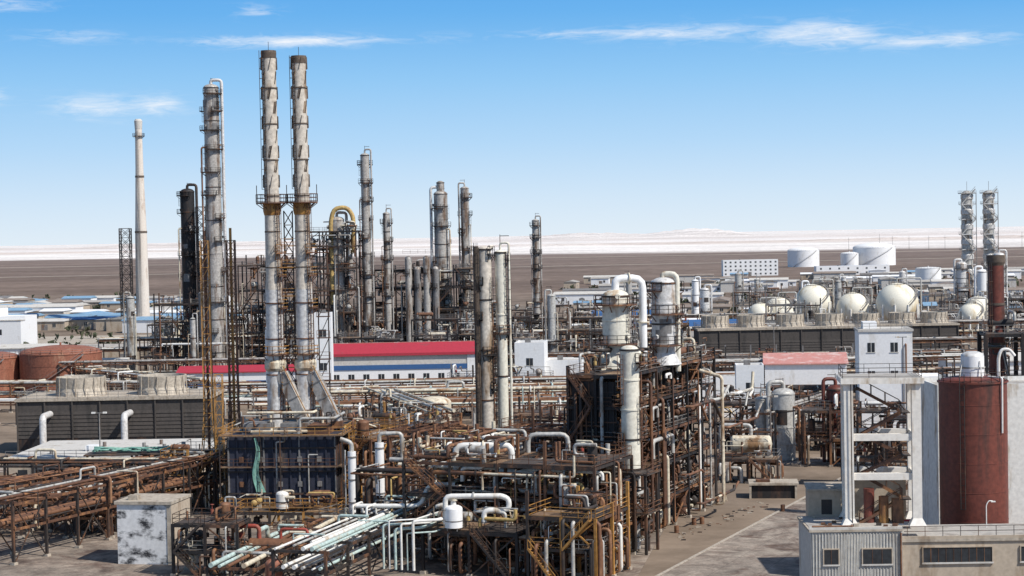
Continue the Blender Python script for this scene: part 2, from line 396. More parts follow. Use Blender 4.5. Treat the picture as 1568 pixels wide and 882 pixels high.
def building(name,x,y,w,d,h,mw='white',mroof='rooftar',yaw=0,floors=0,wins=0,gable=0,winm='glass',par=.5,z=0,door=True,band=None,nwin=1.):
    b=B(name,x,y,z,rad(yaw))
    b.box(0,0,0,w,d,h,mw)
    if gable:
        o=.4
        b.q([(-o,-o,h+.02),(w+o,-o,h+.02),(w+o,d+o,h+.02),(-o,d+o,h+.02),(-o,d/2,h+gable),(w+o,d/2,h+gable)],[(0,1,5,4),(2,3,4,5),(1,2,5),(3,0,4)],mroof)
        b.box(-o,-o-.05,h-.2,w+o,-o,h+.03,mroof)
    else:
        b.box(.2,.2,h,w-.2,d-.2,h+.03,mroof)
        for (a,c,e,f) in ((0,0,w,.2),(0,d-.2,w,d),(0,.2,.2,d-.2),(w-.2,.2,w,d-.2)): b.box(a,c,h+.002,e,f,h+par,mw)
        b.box(w*.3,d*.4,h+.03,w*.3+1.2,d*.4+1.2,h+1.2,'steel_grey')
    if band: b.box(-.05,-.06,h*.55,w+.05,0,h*.72,band)
    if floors:
        fh=h/floors
        for f in range(floors):
            for i in range(wins):
                if R.random()>nwin: continue
                xc=w*(i+.5)/wins; z0=f*fh+fh*.35; ww=min(1.5,w/wins*.5); wh=min(1.6,fh*.4)
                b.box(xc-ww/2,-.02,z0,xc+ww/2,.0,z0+wh,winm); b.box(xc-ww/2-.1,-.08,z0-.12,xc+ww/2+.1,0,z0-.002,'concrete_lt')
                b.box(xc-.03,-.05,z0,xc+.03,-.021,z0+wh,'white')
    if door: b.box(w*.45,-.03,0,w*.45+min(3,w*.2),0,min(3.2,h*.6),'steel_grey')
    return b.done()

# ------------------------------------------------------------------ ground
def ground_material():
    m=bpy.data.materials.new('ground_soil'); m.use_nodes=True; nt=m.node_tree;n=nt.nodes;l=nt.links
    bs=n['Principled BSDF']; bs.inputs['Roughness'].default_value=1; bs.inputs['Specular IOR Level'].default_value=.1
    geo=n.new('ShaderNodeNewGeometry'); sep=n.new('ShaderNodeSeparateXYZ'); l.new(geo.outputs['Position'],sep.inputs[0])
    def noise(scale,sc=(1,1,1),det=6,rough=.6):
        mp=n.new('ShaderNodeMapping'); mp.inputs['Scale'].default_value=sc; l.new(geo.outputs['Position'],mp.inputs[0])
        t=n.new('ShaderNodeTexNoise'); t.inputs['Scale'].default_value=scale; t.inputs['Detail'].default_value=det; t.inputs['Roughness'].default_value=rough
        l.new(mp.outputs[0],t.inputs['Vector']); return t.outputs['Fac']
    def math_(op,a,b_):
        q=n.new('ShaderNodeMath'); q.operation=op
        for i,v in enumerate((a,b_)):
            if isinstance(v,(int,float)): q.inputs[i].default_value=v
            else: l.new(v,q.inputs[i])
        return q.outputs[0]
    def ramp(f,els):
        r=n.new('ShaderNodeValToRGB'); e=r.color_ramp.elements
        e[0].position=els[0][0]; e[0].color=(*els[0][1],1); e[1].position=els[1][0]; e[1].color=(*els[1][1],1)
        for p,c in els[2:]:
            k=e.new(p); k.color=(*c,1)
        l.new(f,r.inputs[0]); return r.outputs[0]
    nz=noise(.0005,(1,1.0,1)); nz2=noise(.003,(.3,1,1))
    yy=math_('MULTIPLY',sep.outputs[1],math_('ADD',.8,math_('MULTIPLY',nz,.4)))
    yy=math_('MULTIPLY',yy,math_('ADD',.88,math_('MULTIPLY',nz2,.24)))
    yy=math_('ADD',yy,math_('MULTIPLY',sep.outputs[0],.55))
    base=ramp(math_('DIVIDE',yy,20000),[(0,(.26,.205,.155)),(.050,(.24,.19,.15)),(.062,(.205,.155,.125)),(.11,(.20,.155,.13)),(.175,(.24,.19,.165)),(.19,(.80,.76,.72)),(.27,(.88,.85,.81)),(.33,(.66,.57,.51)),(.39,(.88,.85,.82)),(.55,(.70,.64,.60)),(.75,(.80,.77,.74))])  # plain stops lighten with distance: aerial haze put into the soil colour
    det=ramp(noise(.06,(1,1,1),8,.7),[(.35,(.66,.64,.62)),(.65,(1.22,1.2,1.18))])
    big=ramp(noise(.004,(.35,1,1),8,.7),[(.40,(.78,.77,.77)),(.60,(1.12,1.12,1.12))])
    def mul(a,b_):
        v=n.new('ShaderNodeVectorMath'); v.operation='MULTIPLY'; l.new(a,v.inputs[0]); l.new(b_,v.inputs[1]); return v.outputs[0]
    l.new(mul(mul(base,det),big),bs.inputs['Base Color'])
    return m
gm=ground_material()
me=bpy.data.meshes.new('ground'); me.from_pydata([(-45000,-2000,0),(45000,-2000,0),(45000,60000,0),(-45000,60000,0)],[],[(0,1,2,3)]); me.materials.append(gm)
g=bpy.data.objects.new('ground',me); scene.collection.objects.link(g)

def slab_material(name,c1,c2,joint):
    m=bpy.data.materials.new(name); m.use_nodes=True; nt=m.node_tree;n=nt.nodes;l=nt.links
    bs=n['Principled BSDF']; bs.inputs['Roughness'].default_value=.9
    tc=n.new('ShaderNodeTexCoord'); br=n.new('ShaderNodeTexBrick'); br.inputs['Scale'].default_value=1
    br.offset=0; br.inputs['Brick Width'].default_value=5; br.inputs['Row Height'].default_value=6; br.inputs['Mortar Size'].default_value=joint
    br.inputs['Color1'].default_value=(*c1,1); br.inputs['Color2'].default_value=(*c2,1); br.inputs['Mortar'].default_value=(.14,.11,.09,1)
    l.new(tc.outputs['Object'],br.inputs['Vector'])
    # oily rust-brown stains
    st=n.new('ShaderNodeTexNoise'); st.inputs['Scale'].default_value=.16; st.inputs['Detail'].default_value=9; st.inputs['Roughness'].default_value=.72; st.inputs['Distortion'].default_value=1.2
    l.new(tc.outputs['Object'],st.inputs['Vector']); r2=n.new('ShaderNodeValToRGB'); r2.color_ramp.elements[0].position=.46; r2.color_ramp.elements[1].position=.62
    l.new(st.outputs['Fac'],r2.inputs[0]); mx=n.new('ShaderNodeMix'); mx.data_type='RGBA'; l.new(r2.outputs[0],mx.inputs[0]); l.new(br.outputs['Color'],mx.inputs[6]); mx.inputs[7].default_value=(.115,.075,.055,1)
    cur=mx.outputs[2]
    for sc,lo,hi in ((.07,.75,1.3),(.45,.75,1.2),(2.5,.82,1.18)):
        t=n.new('ShaderNodeTexNoise'); t.inputs['Scale'].default_value=sc; t.inputs['Detail'].default_value=6; t.inputs['Roughness'].default_value=.7; t.inputs['Distortion'].default_value=.8
        l.new(tc.outputs['Object'],t.inputs['Vector'])
        mr=n.new('ShaderNodeMapRange'); mr.inputs[1].default_value=.38; mr.inputs[2].default_value=.62; mr.inputs[3].default_value=lo; mr.inputs[4].default_value=hi
        l.new(t.outputs['Fac'],mr.inputs[0]); v=n.new('ShaderNodeVectorMath'); v.operation='SCALE'; l.new(cur,v.inputs[0]); l.new(mr.outputs[0],v.inputs['Scale']); cur=v.outputs[0]
    l.new(cur,bs.inputs['Base Color']); M[name]=len(ML); ML.append(m)
slab_material('road_concrete',(.29,.24,.195),(.32,.27,.22),.03)
slab_material('yard_concrete',(.23,.185,.145),(.28,.225,.175),.03)
YW=-24
b=B('road',16.5,203,0,rad(YW)); b.q([(0,-30,.008),(17,-30,.008),(17,95,.008),(0,95,.008)],[(0,1,2,3)],'road_concrete')
b.q([(-.3,-30,0),(0,-30,0),(0,95,0),(-.3,95,0),(-.3,-30,.12),(0,-30,.12),(0,95,.12),(-.3,95,.12)],[(4,5,6,7),(0,1,5,4),(1,2,6,5),(3,0,4,7)],'kerb_stone'); b.done()
b=B('plant_yard_pavement',-75,190,0,rad(-10)); b.q([(0,0,.004),(85,0,.004),(85,75,.004),(0,75,.004)],[(0,1,2,3)],'yard_concrete'); b.done()
b=B('cross_road',-200,312,0,rad(-4)); b.q([(0,0,.012),(400,0,.012),(400,9,.012),(0,9,.012)],[(0,1,2,3)],'road_concrete'); b.done()
b=B('access_road',-300,690,0,0); b.q([(0,0,.02),(190,0,.02),(190,60,.02),(0,60,.02)],[(0,1,2,3)],'concrete'); b.done()
b=B('desert_track',-1600,2050,0,rad(4)); b.q([(0,0,.03),(3400,0,.03),(3400,22,.03),(0,22,.03)],[(0,1,2,3)],'concrete'); b.done()
b=B('desert_track',-1200,3000,0,rad(-3)); b.q([(0,0,.03),(3400,0,.03),(3400,34,.03),(0,34,.03)],[(0,1,2,3)],'concrete'); b.done()

def hills(name,y0,depth,x0,x1,hf,nx=320,ny=8):
    vs=[];fs=[]
    for j in range(ny+1):
        for i in range(nx+1):
            x=x0+(x1-x0)*i/nx; t=j/ny; e=math.sin(math.pi*t)
            vs.append((x,y0+depth*t,-1+hf(x)*e*(1+.15*math.sin(i*1.7+j*2.1))))
    for j in range(ny):
        for i in range(nx):
            o=j*(nx+1)+i; fs.append((o,o+1,o+nx+2,o+nx+1))
    me=bpy.data.meshes.new(name); me.from_pydata(vs,[],fs); me.materials.append(gm)
    for p in me.polygons: p.use_smooth=True
    o=bpy.data.objects.new(name,me); scene.collection.objects.link(o)
def hf1(x): return max(0,1.5+2.5*math.sin(x*.0016)+2*math.sin(x*.0047+1)+1.5*math.sin(x*.012)+1*math.sin(x*.031))
hills('salt_flat_ridge',5600,900,-3500,3500,hf1)
def hf2(x): return max(0,14+7*math.sin(x*.0006+2)+5*math.sin(x*.0021)+4*math.sin(x*.006)+2*math.sin(x*.017)+42*math.exp(-((x-1450)/280)**2)+22*math.exp(-((x-650)/300)**2))
hills('distant_hills',12500,3000,-9000,9000,hf2)

# ------------------------------------------------------------------ far right
def sphere_tank(x,y,r,zc,m='cream'):
    b=B('spherical_gas_tank',x,y)
    n=28; seg=14
    b.lathe(0,0,[(max(.02,r*math.sin(math.pi*i/seg)),zc-r*math.cos(math.pi*i/seg)) for i in range(seg+1)],m,n,False)
    for i in range(10):
        a=2*math.pi*i/10; b.cyl((r*math.cos(a),r*math.sin(a),0),(r*math.cos(a),r*math.sin(a),zc),.35,'white',8)
        a2=2*math.pi*(i+1)/10; b.beam((r*math.cos(a),r*math.sin(a),.5),(r*math.cos(a2),r*math.sin(a2),zc*.7),.15,'steel_grey')
    ringplat(b,zc+r*.93,.2,r*.35,0,6.28,'steel_grey','steel_grey')
    k=30
    pts=[((r+.5)*math.sin(math.pi*(.5-.42*i/k)+.0)*math.cos(-1.2+i*.06),(r+.5)*math.sin(math.pi*(.5-.42*i/k))*math.sin(-1.2+i*.06),zc+(r+.5)*math.cos(math.pi*(.5-.42*i/k))) for i in range(k+1)]
    for a,c in zip(pts,pts[1:]): b.beam(a,c,.6,'steel_grey',.15); b.beam((a[0],a[1],a[2]+1),(c[0],c[1],c[2]+1),.12,'steel_grey')
    b.pipe([(0,0,zc+r),(0,0,zc+r+1.5),(r+1,0,zc+r+1.5),(r+1,0,0)],.25,'silver')
    b.done()
mat('sphere_paint',(.80,.75,.62),(.60,.48,.30),.46,.6,fine=.06,scale=.25)
for x,y,r,z in ((131,622,7.2,12),(117,628,5.6,10.5),(104,632,6,13),(90,618,5,10.3),(83,612,4.3,9.5),(153,610,4.2,8.2),(160,628,5,9)): sphere_tank(x,y,r,z,'sphere_paint')
tank('storage_tank',297,1860,16,16.5,'white_clean',.2); tank('storage_tank',371,1870,21.5,18,'white_clean',.22); tank('storage_tank',342,1850,9,12.5,'white_clean',.2)
tank('storage_tank',262,1150,8,12,'white_clean',.1)
building('office_building',177,1530,46,12,13,'white_clean','rooftar',0,4,11)
building('office_building',250,1500,60,12,7,'white_clean','blue',0,2,8)
for x in (224.5,235.2):
    b=B('reactor_column',x,900)
    b.lathe(0,0,[(2.6,0),(2.6,54)],'silver',16); b.dome(0,0,54,2.6,1.5,'silver',16)
    for i in range(6):
        z=12+i*7.4; s=1 if i%2 else -1
        ringplat(b,z,2.6,1.5,0 if s>0 else math.pi,math.pi if s>0 else 2*math.pi,'steel_grey','silver')
        b.box(-3.6,-3.6,z-.4,3.6,-2.6,z,'alu_bright')
        b.beam((-3.4*s,-3.3,z),(3.4*s,-3.3,z+7.2),.5,'silver',.5); b.beam((-3.4*s,-3.3,z+1.2),(3.4*s,-3.3,z+8.4),.15,'steel_grey')
        b.lathe(0,0,[(2.6,z+2),(3.1,z+2.5),(3.1,z+4.4),(2.6,z+5)],'alu_bright',16)
    for sx in (-3.6,3.6): b.beam((sx,-3.6,0),(sx,-3.6,54),.3,'steel_grey')
    b.box(-3.8,-3.8,54,3.8,2.5,54.4,'silver'); b.rail([(-3.8,-3.8,54.4),(3.8,-3.8,54.4),(3.8,2.5,54.4),(-3.8,2.5,54.4),(-3.8,-3.8,54.4)],'silver')
    b.beam((0,0,55),(0,0,60),.15,'steel_grey')
    b.done()
for x,z in ((232,24),(258,28),(262,22),(214,20)): column('process_column',x,870,z,2.6,'alu_bright',(10,18),n=14)

def cooling(name,x,y,w,d,h,fans,fr,fh,mw='wall_grey',yaw=0,mf='conc_cooling'):
    b=B(name,x,y,0,rad(yaw))
    b.box(0,.4,0,w,d,h-.5,mw); b.box(-.4,0,h-.5,w+.4,d+.4,h,'concrete')
    k=int(w/5)
    for i in range(k+1): b.box(w*i/k-.12,.1,0,w*i/k+.12,.4,h-.5,'wall_grey')
    for i in range(int(h*.5/.7)):
        z=h*.28+i*.7
        b.q([(0,.3,z),(w,.3,z),(w,.39,z+.6),(0,.39,z+.6)],[(0,1,2,3)],mw)
    b.box(0,.39,0,w,.4,h*.28,'steel_black')
    b.rail([(0,.1,h),(w,.1,h),(w,d,h),(0,d,h),(0,.1,h)],'steel_grey')
    for fx in fans:
        b.lathe(fx,d*.5,[(fr*1.04,h),(fr*.93,h+fh*.4),(fr,h+fh),(fr-.2,h+fh),(fr*.9,h+fh*.4),(fr*.95,h+.1)],mf,32)
        for i in range(16):
            a=2*math.pi*i/16; b.beam((fx+fr*1.04*math.cos(a),d*.5+fr*1.04*math.sin(a),h),(fx+fr*1.01*math.cos(a),d*.5+fr*1.01*math.sin(a),h+fh),.15,'concrete')
        b.lathe(fx,d*.5,[(.02,h+fh*.5),(fr*.9,h+fh*.5)],'steel_black',24)
        for i in range(6):
            a=i*1.047+.2; b.beam((fx,d*.5,h+fh*.55),(fx+fr*.88*math.cos(a),d*.5+fr*.88*math.sin(a),h+fh*.55),.5,'steel_grey',.1)
    return b.done()
cooling('cooling_tower',49,480,43,15,12.3,(5,14.5,25,35.5),3.6,3.2)
cooling('cooling_tower',92,500,30,14,11.5,(6,16,25),3.6,3)
cooling('cooling_tower',-90,330,35,15,10,(10,25),4.4,3.4)
b=B('cooling_water_pipe',-84,326); 
for xx in (0,14.5):
    b.pipe([(xx,4,7.2),(xx,1,7.2),(xx,-1.2,7.2),(xx,-1.2,.2)],.62,'alu_bright',14,fl=1.6)
b.done()

b=B('white_plant_building',62.5,330,0,rad(-6))
b.box(0,0,0,9.5,9,19.3,'white_clean'); b.box(-.2,-.2,19.3,9.7,9.2,19.7,'concrete_lt'); b.box(9.5,1.5,0,15,9,11,'white_clean')
b.box(1,3,19.7,3.5,7,20.9,'white_clean')
for z in (15.6,10.5,5):
    for xx in (1.5,5.6):
        b.box(xx,-.03,z,xx+1.3,0,z+1.7,'glass'); b.box(xx-.15,-.1,z-.15,xx+1.45,0,z-.003,'concrete_lt'); b.box(xx+.61,-.06,z,xx+.69,-.031,z+1.7,'white')
b.rail([(0,0,19.7),(9.5,0,19.7),(9.5,9,19.7),(0,9,19.7),(0,0,19.7)],'steel_grey')
b.pipe([(8.3,-.3,1),(8.3,-.3,17),(8.3,1,17)],.15,'rust_pipe')
b.done()
building('red_roofed_hall',53,385,17,22,9.8,'white_clean','red_faded',-8,1,4,gable=1.6,door=False)
building('white_annex',40.2,330,5,6,13.2,'white_clean','rooftar',-5,2,1)
building('warehouse',33,372,14,12,8,'white_clean','rooftar',-5,1,2)

b=B('red_roofed_workshop',-42.5,420)
w,d=34.5,16
b.box(0,0,0,w,d,8.6,'white_clean'); b.box(-.1,-.1,8.6,w+.1,d,11.0,'concrete_lt')
b.box(-.15,-.16,7.6,w+.1,-.1,8.7,'blue')
for i in range(10):
    xx=w*(i+.5)/10; b.box(xx-.7,-.03,5,xx+.7,0,6.6,'glass'); b.box(xx-.04,-.06,5,xx+.04,-.031,6.6,'white')
b.q([(-.5,-.6,11.35),(w+.5,-.6,11.35),(w+.5,d*.3,13.5),(-.5,d*.3,13.5),(-.5,d+.5,11),(w+.5,d+.5,11)],[(0,1,2,3),(3,2,5,4)],'red')
b.box(-.5,-.66,10.8,w+.5,-.6,11.4,'red')
b.box(-.5,d*.3-.1,13.5,w+.5,d*.3+.1,13.62,'red_faded')
b.box(w-2.6,-.24,0,w,-.17,10.75,'white_clean'); b.done()
building('blue_banded_shed',-78,424,34,10,7.5,'white_clean','red',0,1,5,gable=1.2,band='blue',door=False)
building('white_lift_tower',-42.6,392,3.6,4,21.6,'white_clean','rooftar',0,3,1,door=False)
building('white_control_building',.3,400,6.5,9,13.9,'white_clean','rooftar',-6,2,1)
building('white_control_building',7,402,8,9,9.8,'white_clean','rooftar',-6,1,2)
column('white_vessel',-50.5,380,19.5,1.05,'white_clean',(),bands=3,vap=False,patch=False)
b=B('dome_roof_tank',-15,342); b.lathe(0,0,[(3.2,0),(3.2,7)],'cream',24); b.dome(0,0,7,3.2,1.1,'cream',24); b.done()

b=B('white_warehouse',-204,650,0,rad(-6)); b.box(0,0,0,30,16,11,'white_clean'); b.box(2,4,11,20,14,15.5,'white_clean'); b.box(-.2,-.2,11,30.2,4,11.3,'concrete_lt'); b.box(1.8,3.8,15.5,20.2,14.2,15.8,'concrete_lt')
for i in range(4): b.box(3+i*6,-.03,6,5+i*6,0,8,'glass')
b.box(20,4,11,30,16,12.5,'white_clean'); b.done()
tank('crude_oil_tank',-112,452,10,11,'brown_tank2',.18,mr='steel_grey'); tank('crude_oil_tank',-130,450,8.2,10.2,'brown_tank2',.18)
roofs=['blue_light','white_clean','rooftar','concrete_lt','roof_brown','roof_brown','concrete_lt','steel_grey','rooftar']
def shed(x,y,w,d,h,rm,yaw=0): building('warehouse',x,y,w,d,h,R.choice(['white_clean','white_clean','wall_beige','concrete_lt','wall_beige']),rm,yaw,1,max(2,int(w/8)),gable=h*.15+.4,nwin=.7)
for i in range(75):
    y=R.uniform(760,1130); x=R.uniform(-.32,-.165)*y; shed(x,y,R.uniform(12,36),R.uniform(10,16),R.uniform(3,5.5),R.choice(roofs+['blue_light','blue_light','blue_light','blue']),R.choice([-8,-8,-5,82]))
for i in range(95):
    y=R.uniform(640,1450); x=R.uniform(.02,.30)*y
    if 590<y<660: continue
    shed(x,y,R.uniform(12,40),R.uniform(8,14),R.uniform(2.6,6),R.choice(roofs),R.choice([-8,-8,-5,82]))
for i in range(36):
    y=R.uniform(560,800); x=R.uniform(.12,.29)*y
    if abs(y-622)<18: continue
    frame('process_structure',x,y,-6,R.randint(2,5),1,6,5,[4.5,8.5] if i%3 else [5,10,15],R.choice(['steel_grey','steel_dark']),'steel_grey',PAL_MID+['white']*3,dens=.5,stairs=False,irr=.3)
for i in range(14):
    y=R.uniform(600,900); x=R.uniform(.1,.29)*y
    if abs(y-622)<16: continue
    column('process_vessel',x,y,R.uniform(10,22),R.uniform(.8,2),R.choice(['white_clean','silver','alu_bright']),(8,),n=12,bands=3)
# roadside scrub: one mass of small clumps
b=B('distant_scrub')
for i in range(240):
    y=R.uniform(640,1300); x=(R.uniform(.03,.3) if i%3 else R.uniform(-.3,-.16))*y
    for k in range(5):
        cx=x+R.uniform(-6,6); cy=y+R.uniform(-2,2); s=R.uniform(.7,1.8)
        b.q([(cx+s*R.uniform(-1,1),cy+s*R.uniform(-1,1),R.uniform(0,2.4)*s) for _ in range(9)],[(0,1,2),(2,3,4),(4,5,6),(6,7,8),(1,4,7),(0,3,8),(2,5,8)],'shrub')
b.done()
for x,y,w,h,m in ((28,640,30,9,'blue'),(36,560,38,9,'blue'),(-205,560,30,5,'white_clean'),(-150,520,22,5.5,'white_clean'),(-125,500,18,5,'concrete_lt'),(-140,580,34,4.5,'rooftar'),(-170,600,20,4,'concrete_lt'),(60,440,34,6,'white_clean'),(100,420,26,7,'concrete_lt')):
    shed(x,y,w,14,h,m,-4)

# ------------------------------------------------------------------ chimney + columns in background
mat('chimney_conc',(.66,.59,.51),(.48,.38,.30),.4,.9,fine=.1)
b=B('chimney',-160.5,794)
b.lathe(0,0,[(3.0,0),(2.55,40),(1.7,70),(1.45,90)],'chimney_conc',24)
b.lathe(0,0,[(1.55,87),(1.75,90.5),(1.2,91.3)],'concrete_lt',24)
ringplat(b,84,1.7,.9,0,6.28,'steel_dark','steel_dark')
for z in (42,66): b.lathe(0,0,[(2.72-(z-40)*.029,z),(2.72-(z-40)*.029,z+.8)],'stack_dark',24)
b.ladder(0,-2.7,2,86,'steel_grey',True); b.done()
def lattice(name,x,y,w,h,m,step=4,t=.25,flare=0,z0=0,pipe=None,plat=True,yaw=0):
    b=B(name,x,y,z0,rad(yaw)); k=int(h/step)
    def c(z,i,j):
        f=1+flare*max(0,1-z/(h*.35)); return (i*w/2*f,j*w/2*f,z)
    for q in range(k):
        z0_,z1_=q*step,(q+1)*step
        C0=[c(z0_,*s) for s in ((-1,-1),(1,-1),(1,1),(-1,1))]; C1=[c(z1_,*s) for s in ((-1,-1),(1,-1),(1,1),(-1,1))]
        for i in range(4):
            b.beam(C0[i],C1[i],t,m); b.beam(C1[i],C1[(i+1)%4],t*.7,m)
            b.beam(C0[i],C1[(i+1)%4],t*.55,m)
            if plat: b.beam(C0[(i+1)%4],C1[i],t*.55,m)
        if plat and q%3==2: b.box(-w/2-.3,-w/2-.3,z1_-.1,w/2+.3,w/2+.3,z1_,m); b.rail([(-w/2-.3,-w/2-.3,z1_),(w/2+.3,-w/2-.3,z1_),(w/2+.3,w/2+.3,z1_),(-w/2-.3,w/2+.3,z1_),(-w/2-.3,-w/2-.3,z1_)],m)
    if pipe: b.cyl((0,0,0),(0,0,h+1),pipe[0],pipe[1],10)
    return b.done()
lattice('access_tower',-166.5,790,4.4,44,'steel_black',4,.35)
column('crude_distillation_column',-77.8,480,78,2.15,'alu',(8,14,22,30,38,44,50,56,62,67,72,76.5),mp='steel_dark',mr='steel_dark',w=1.1,rtop=2.0,vm='alu_bright',side=1)
column('vacuum_column',-91.7,520,52,2.0,'steel_black',(12,20,28,34,41,46,51),mp='steel_black',mr='steel_black',w=1.0,vm='steel_dark')
lattice('stair_tower',-87.3,517,2.8,50,'steel_black',3.4,.3)
column('fractionator_column',-39.5,500,60.5,1.2,'alu',(14,22,28,33,38,43,48,53,58),w=.9,mr='steel_dark')
column('stripper_column',-34.3,505,44.5,.95,'alu',(22,27,32,37,42),w=.8)
column('absorber_column',-19.8,520,50,2.1,'alu',(20,26,31,36,41,46),rtop=1.95,w=.8,vm='alu_bright',bands=14)
column('absorber_top_vessel',-19.8,520.01,53.2,1.1,'alu',(),z0=50,vap=False,bands=2)
column('debutaniser_column',-13,522,51.5,1.2,'alu',(18,24,29,34,39,44,49),w=.9,mr='steel_dark')
column('splitter_column',8.1,600,42.5,1.15,'alu',(16,22,27,32,37,41),w=.8,mr='steel_dark')
column('tall_vessel',-47.5,500,43,2.0,'alu',(24,31,38),n=24,mp='steel_dark',w=.9)
b=B('catalytic_regenerator_pipe',-47.5,498.5)
b.pipe([(-1.5,0,20),(-1.5,0,43),(-.5,0,46.2),(3,0,46.4),(4.6,0,44),(4.6,0,34)],.62,'yellow',14,fl=2.2); b.pipe([(1.0,0,41),(2.5,0,42.5),(3.4,0,40),(3.4,0,33)],.4,'silver',12); b.done()
b=B('grey_reactor_vessels',-28.5,505)
for i in range(4):
    b.lathe(i*2.5,0,[(.95,0),(.95,32-i%2*3)],'steel_grey' if i%2 else 'alu',14); b.dome(i*2.5,0,32-i%2*3,.95,.8,'alu',14); ringplat(b,28-i%2*4,.95,.7,0,5,'steel_dark','steel_dark',cx=i*2.5)
b.rail([(-1.4,-1.4,33.4),(9,-1.4,33.4)],'steel_rust'); b.done()
frame('reactor_structure',-57,497,-5,3,2,5,5,[6,12,18,24,30,36,40],'steel_black','steel_dark',PAL_MID,dens=.9,stairs=False,irr=.3)
frame('reactor_structure',-40,508,-5,5,2,6,6,[6,12,18,24,29],'steel_black','steel_dark',PAL_MID,dens=.9,irr=.35)
frame('reactor_structure',-76,508,-5,3,2,5.5,5,[6,12,18,24,31],'steel_black','steel_dark',PAL_MID,dens=.8,irr=.3)
frame('process_structure',-98,500,-5,3,2,5,5,[6,11,16,21],'steel_dark','steel_dark',PAL_MID,dens=.7,irr=.3)
mids=[(-112,560,4,2,3),(-78,548,5,2,4),(-42,545,5,2,3),(-8,540,4,2,4),(18,552,4,2,3),(-96,470,4,1,3),(-62,462,5,2,3),(-26,470,5,2,4),(8,478,4,2,3),(30,500,3,2,3),
      (-60,600,5,2,3),(-20,610,5,2,3),(22,620,4,2,3),(-100,640,4,2,3),(-58,455,3,1,2),(0,450,4,1,3),(24,450,4,1,2),(-34,452,3,1,3)]
for x,y,nx,ny,nl in mids:
    frame('process_structure',x,y,-6,nx,ny,6,5,[4.2*(i+1)+R.uniform(-.4,.4) for i in range(nl)],R.choice(['steel_dark','steel_black']),R.choice(['steel_dark','steel_grey','steel_dark']),PAL_MID,dens=.85,stairs=False,irr=.4)
for i in range(16):
    x=R.uniform(-110,45); y=R.uniform(450,600); column('process_vessel',x,y,R.uniform(12,24),R.uniform(.6,1.3),R.choice(['alu','silver','cream','steel_grey']),(R.uniform(7,11),),n=12,bands=4)
for y,z,x0,x1 in ((445,(6,9),-110,50),(532,(7,10),-120,60),(585,(8,11),-110,90),(440,(5,8),50,150),(470,(6,9),95,160),(540,(7,10),60,180),(380,(5.5,8),-60,50),(366,(5,7.5),-52,36),(350,(6,8.5),-46,30),(405,(6,9),30,110)):
    rack('pipe_rack',x0,y,x1,y+R.uniform(-6,6),6,z,PAL_MID if y>400 else ['silver','cream','white','silver','cream','teal','rust_pipe'],per=6,mc='steel_grey' if y<400 else 'steel_dark',brace=False)
rack('pipe_rack',-150,505,-70,400,6,(5,7.5),['cream','silver','cream','white'],per=6)
rack('pipe_rack',-190,430,-60,405,6,(4,6.5),['cream','silver','cream','rust_pipe'],per=6,brace=False)
rack('pipe_rack',-110,385,-40,372,5,(5,),['cream','silver','white'],per=5,brace=False)
rack('pipe_rack',48,345,125,335,6,(5,8),PAL_MID,per=6,brace=False)
rack('pipe_rack',-26,350,-12,300,5,(6,9),['cream','silver','silver'],per=6)
rack('pipe_rack',40,300,62,345,6,(5,8),PAL_MID,per=6)
frame('process_structure',34,318,-20,4,2,5.5,5,[4,8],'steel_dark','steel_rust',PAL_NEAR,dens=.9,irr=.3)
frame('process_structure',-14,385,-8,4,1,5.5,5,[4,8],'steel_grey','steel_dark',PAL_MID,dens=.9)
frame('process_structure',50,430,-6,6,1,6,5,[4,8],'steel_dark','steel_grey',PAL_MID,dens=.7)
frame('process_structure',-6,310,-20,4,2,5.5,5,[4,7.5],'steel_dark','steel_rust',PAL_NEAR,dens=1.1,irr=.4)
frame('process_structure',-30,300,-16,3,2,5.5,5,[4,7.5],'steel_dark','steel_ochre',PAL_NEAR,dens=1.1,irr=.4)

# ------------------------------------------------------------------ right vessels
column('grey_surge_vessel',44.4,301,11,1.9,'silver',(),bands=4,vap=True); column('grey_surge_vessel',41,303,10,1.0,'silver',(),bands=4)
column('rusty_vessel',52.5,298,11.8,1.5,'brown_tank',(9,),bands=4)
frame('vessel_platform',46,292,-14,3,1,4.5,5,[4.5,9],'steel_dark','steel_rust',PAL_C)
b=B('horizontal_drum',33.5,279,0,rad(-10)); b.hdrum((0,0,5.4),(5.2,0,5.4),1.35,'cream',18)
for xx in (.8,4.4): b.box(xx-.3,-1.1,0,xx+.3,1.1,4.3,'concrete')
b.rail([(-1,-1.6,6.8),(6,-1.6,6.8)],'steel_rust'); b.pipe([(2.6,0,6.5),(2.6,0,8.3),(-2,0,8.3),(-2,0,1)],.3,'silver'); b.done()
frame('drum_support_structure',30.5,275,-14,2,1,4.5,5,[3.6],'steel_dark','steel_rust',PAL_C,dens=1.2,top=False)
b=B('low_pump_shed',33,258,0,rad(-6)); b.box(.4,.4,0,6.6,4.2,1.9,'steel_black'); b.box(0,0,1.9,7,4.6,2.2,'concrete')  # solid black block stands in for shade inside the open front
for xx in (.2,6.6): b.box(xx-.15,.1,0,xx+.15,.39,1.9,'concrete')
b.box(1,1,2.2,3,2,2.6,'steel_rust'); b.done()
b=B('yard_debris',21,228)
for i in range(70):
    x=R.uniform(-1,14);y=x*1.9+R.uniform(-3,3);s=R.uniform(.08,.3); b.box(x,y,0.01,x+s*R.uniform(1,3),y+s,s*.5,R.choice(['rust_pipe','concrete','steel_dark','steel_dark','kerb_stone']))
b.done()
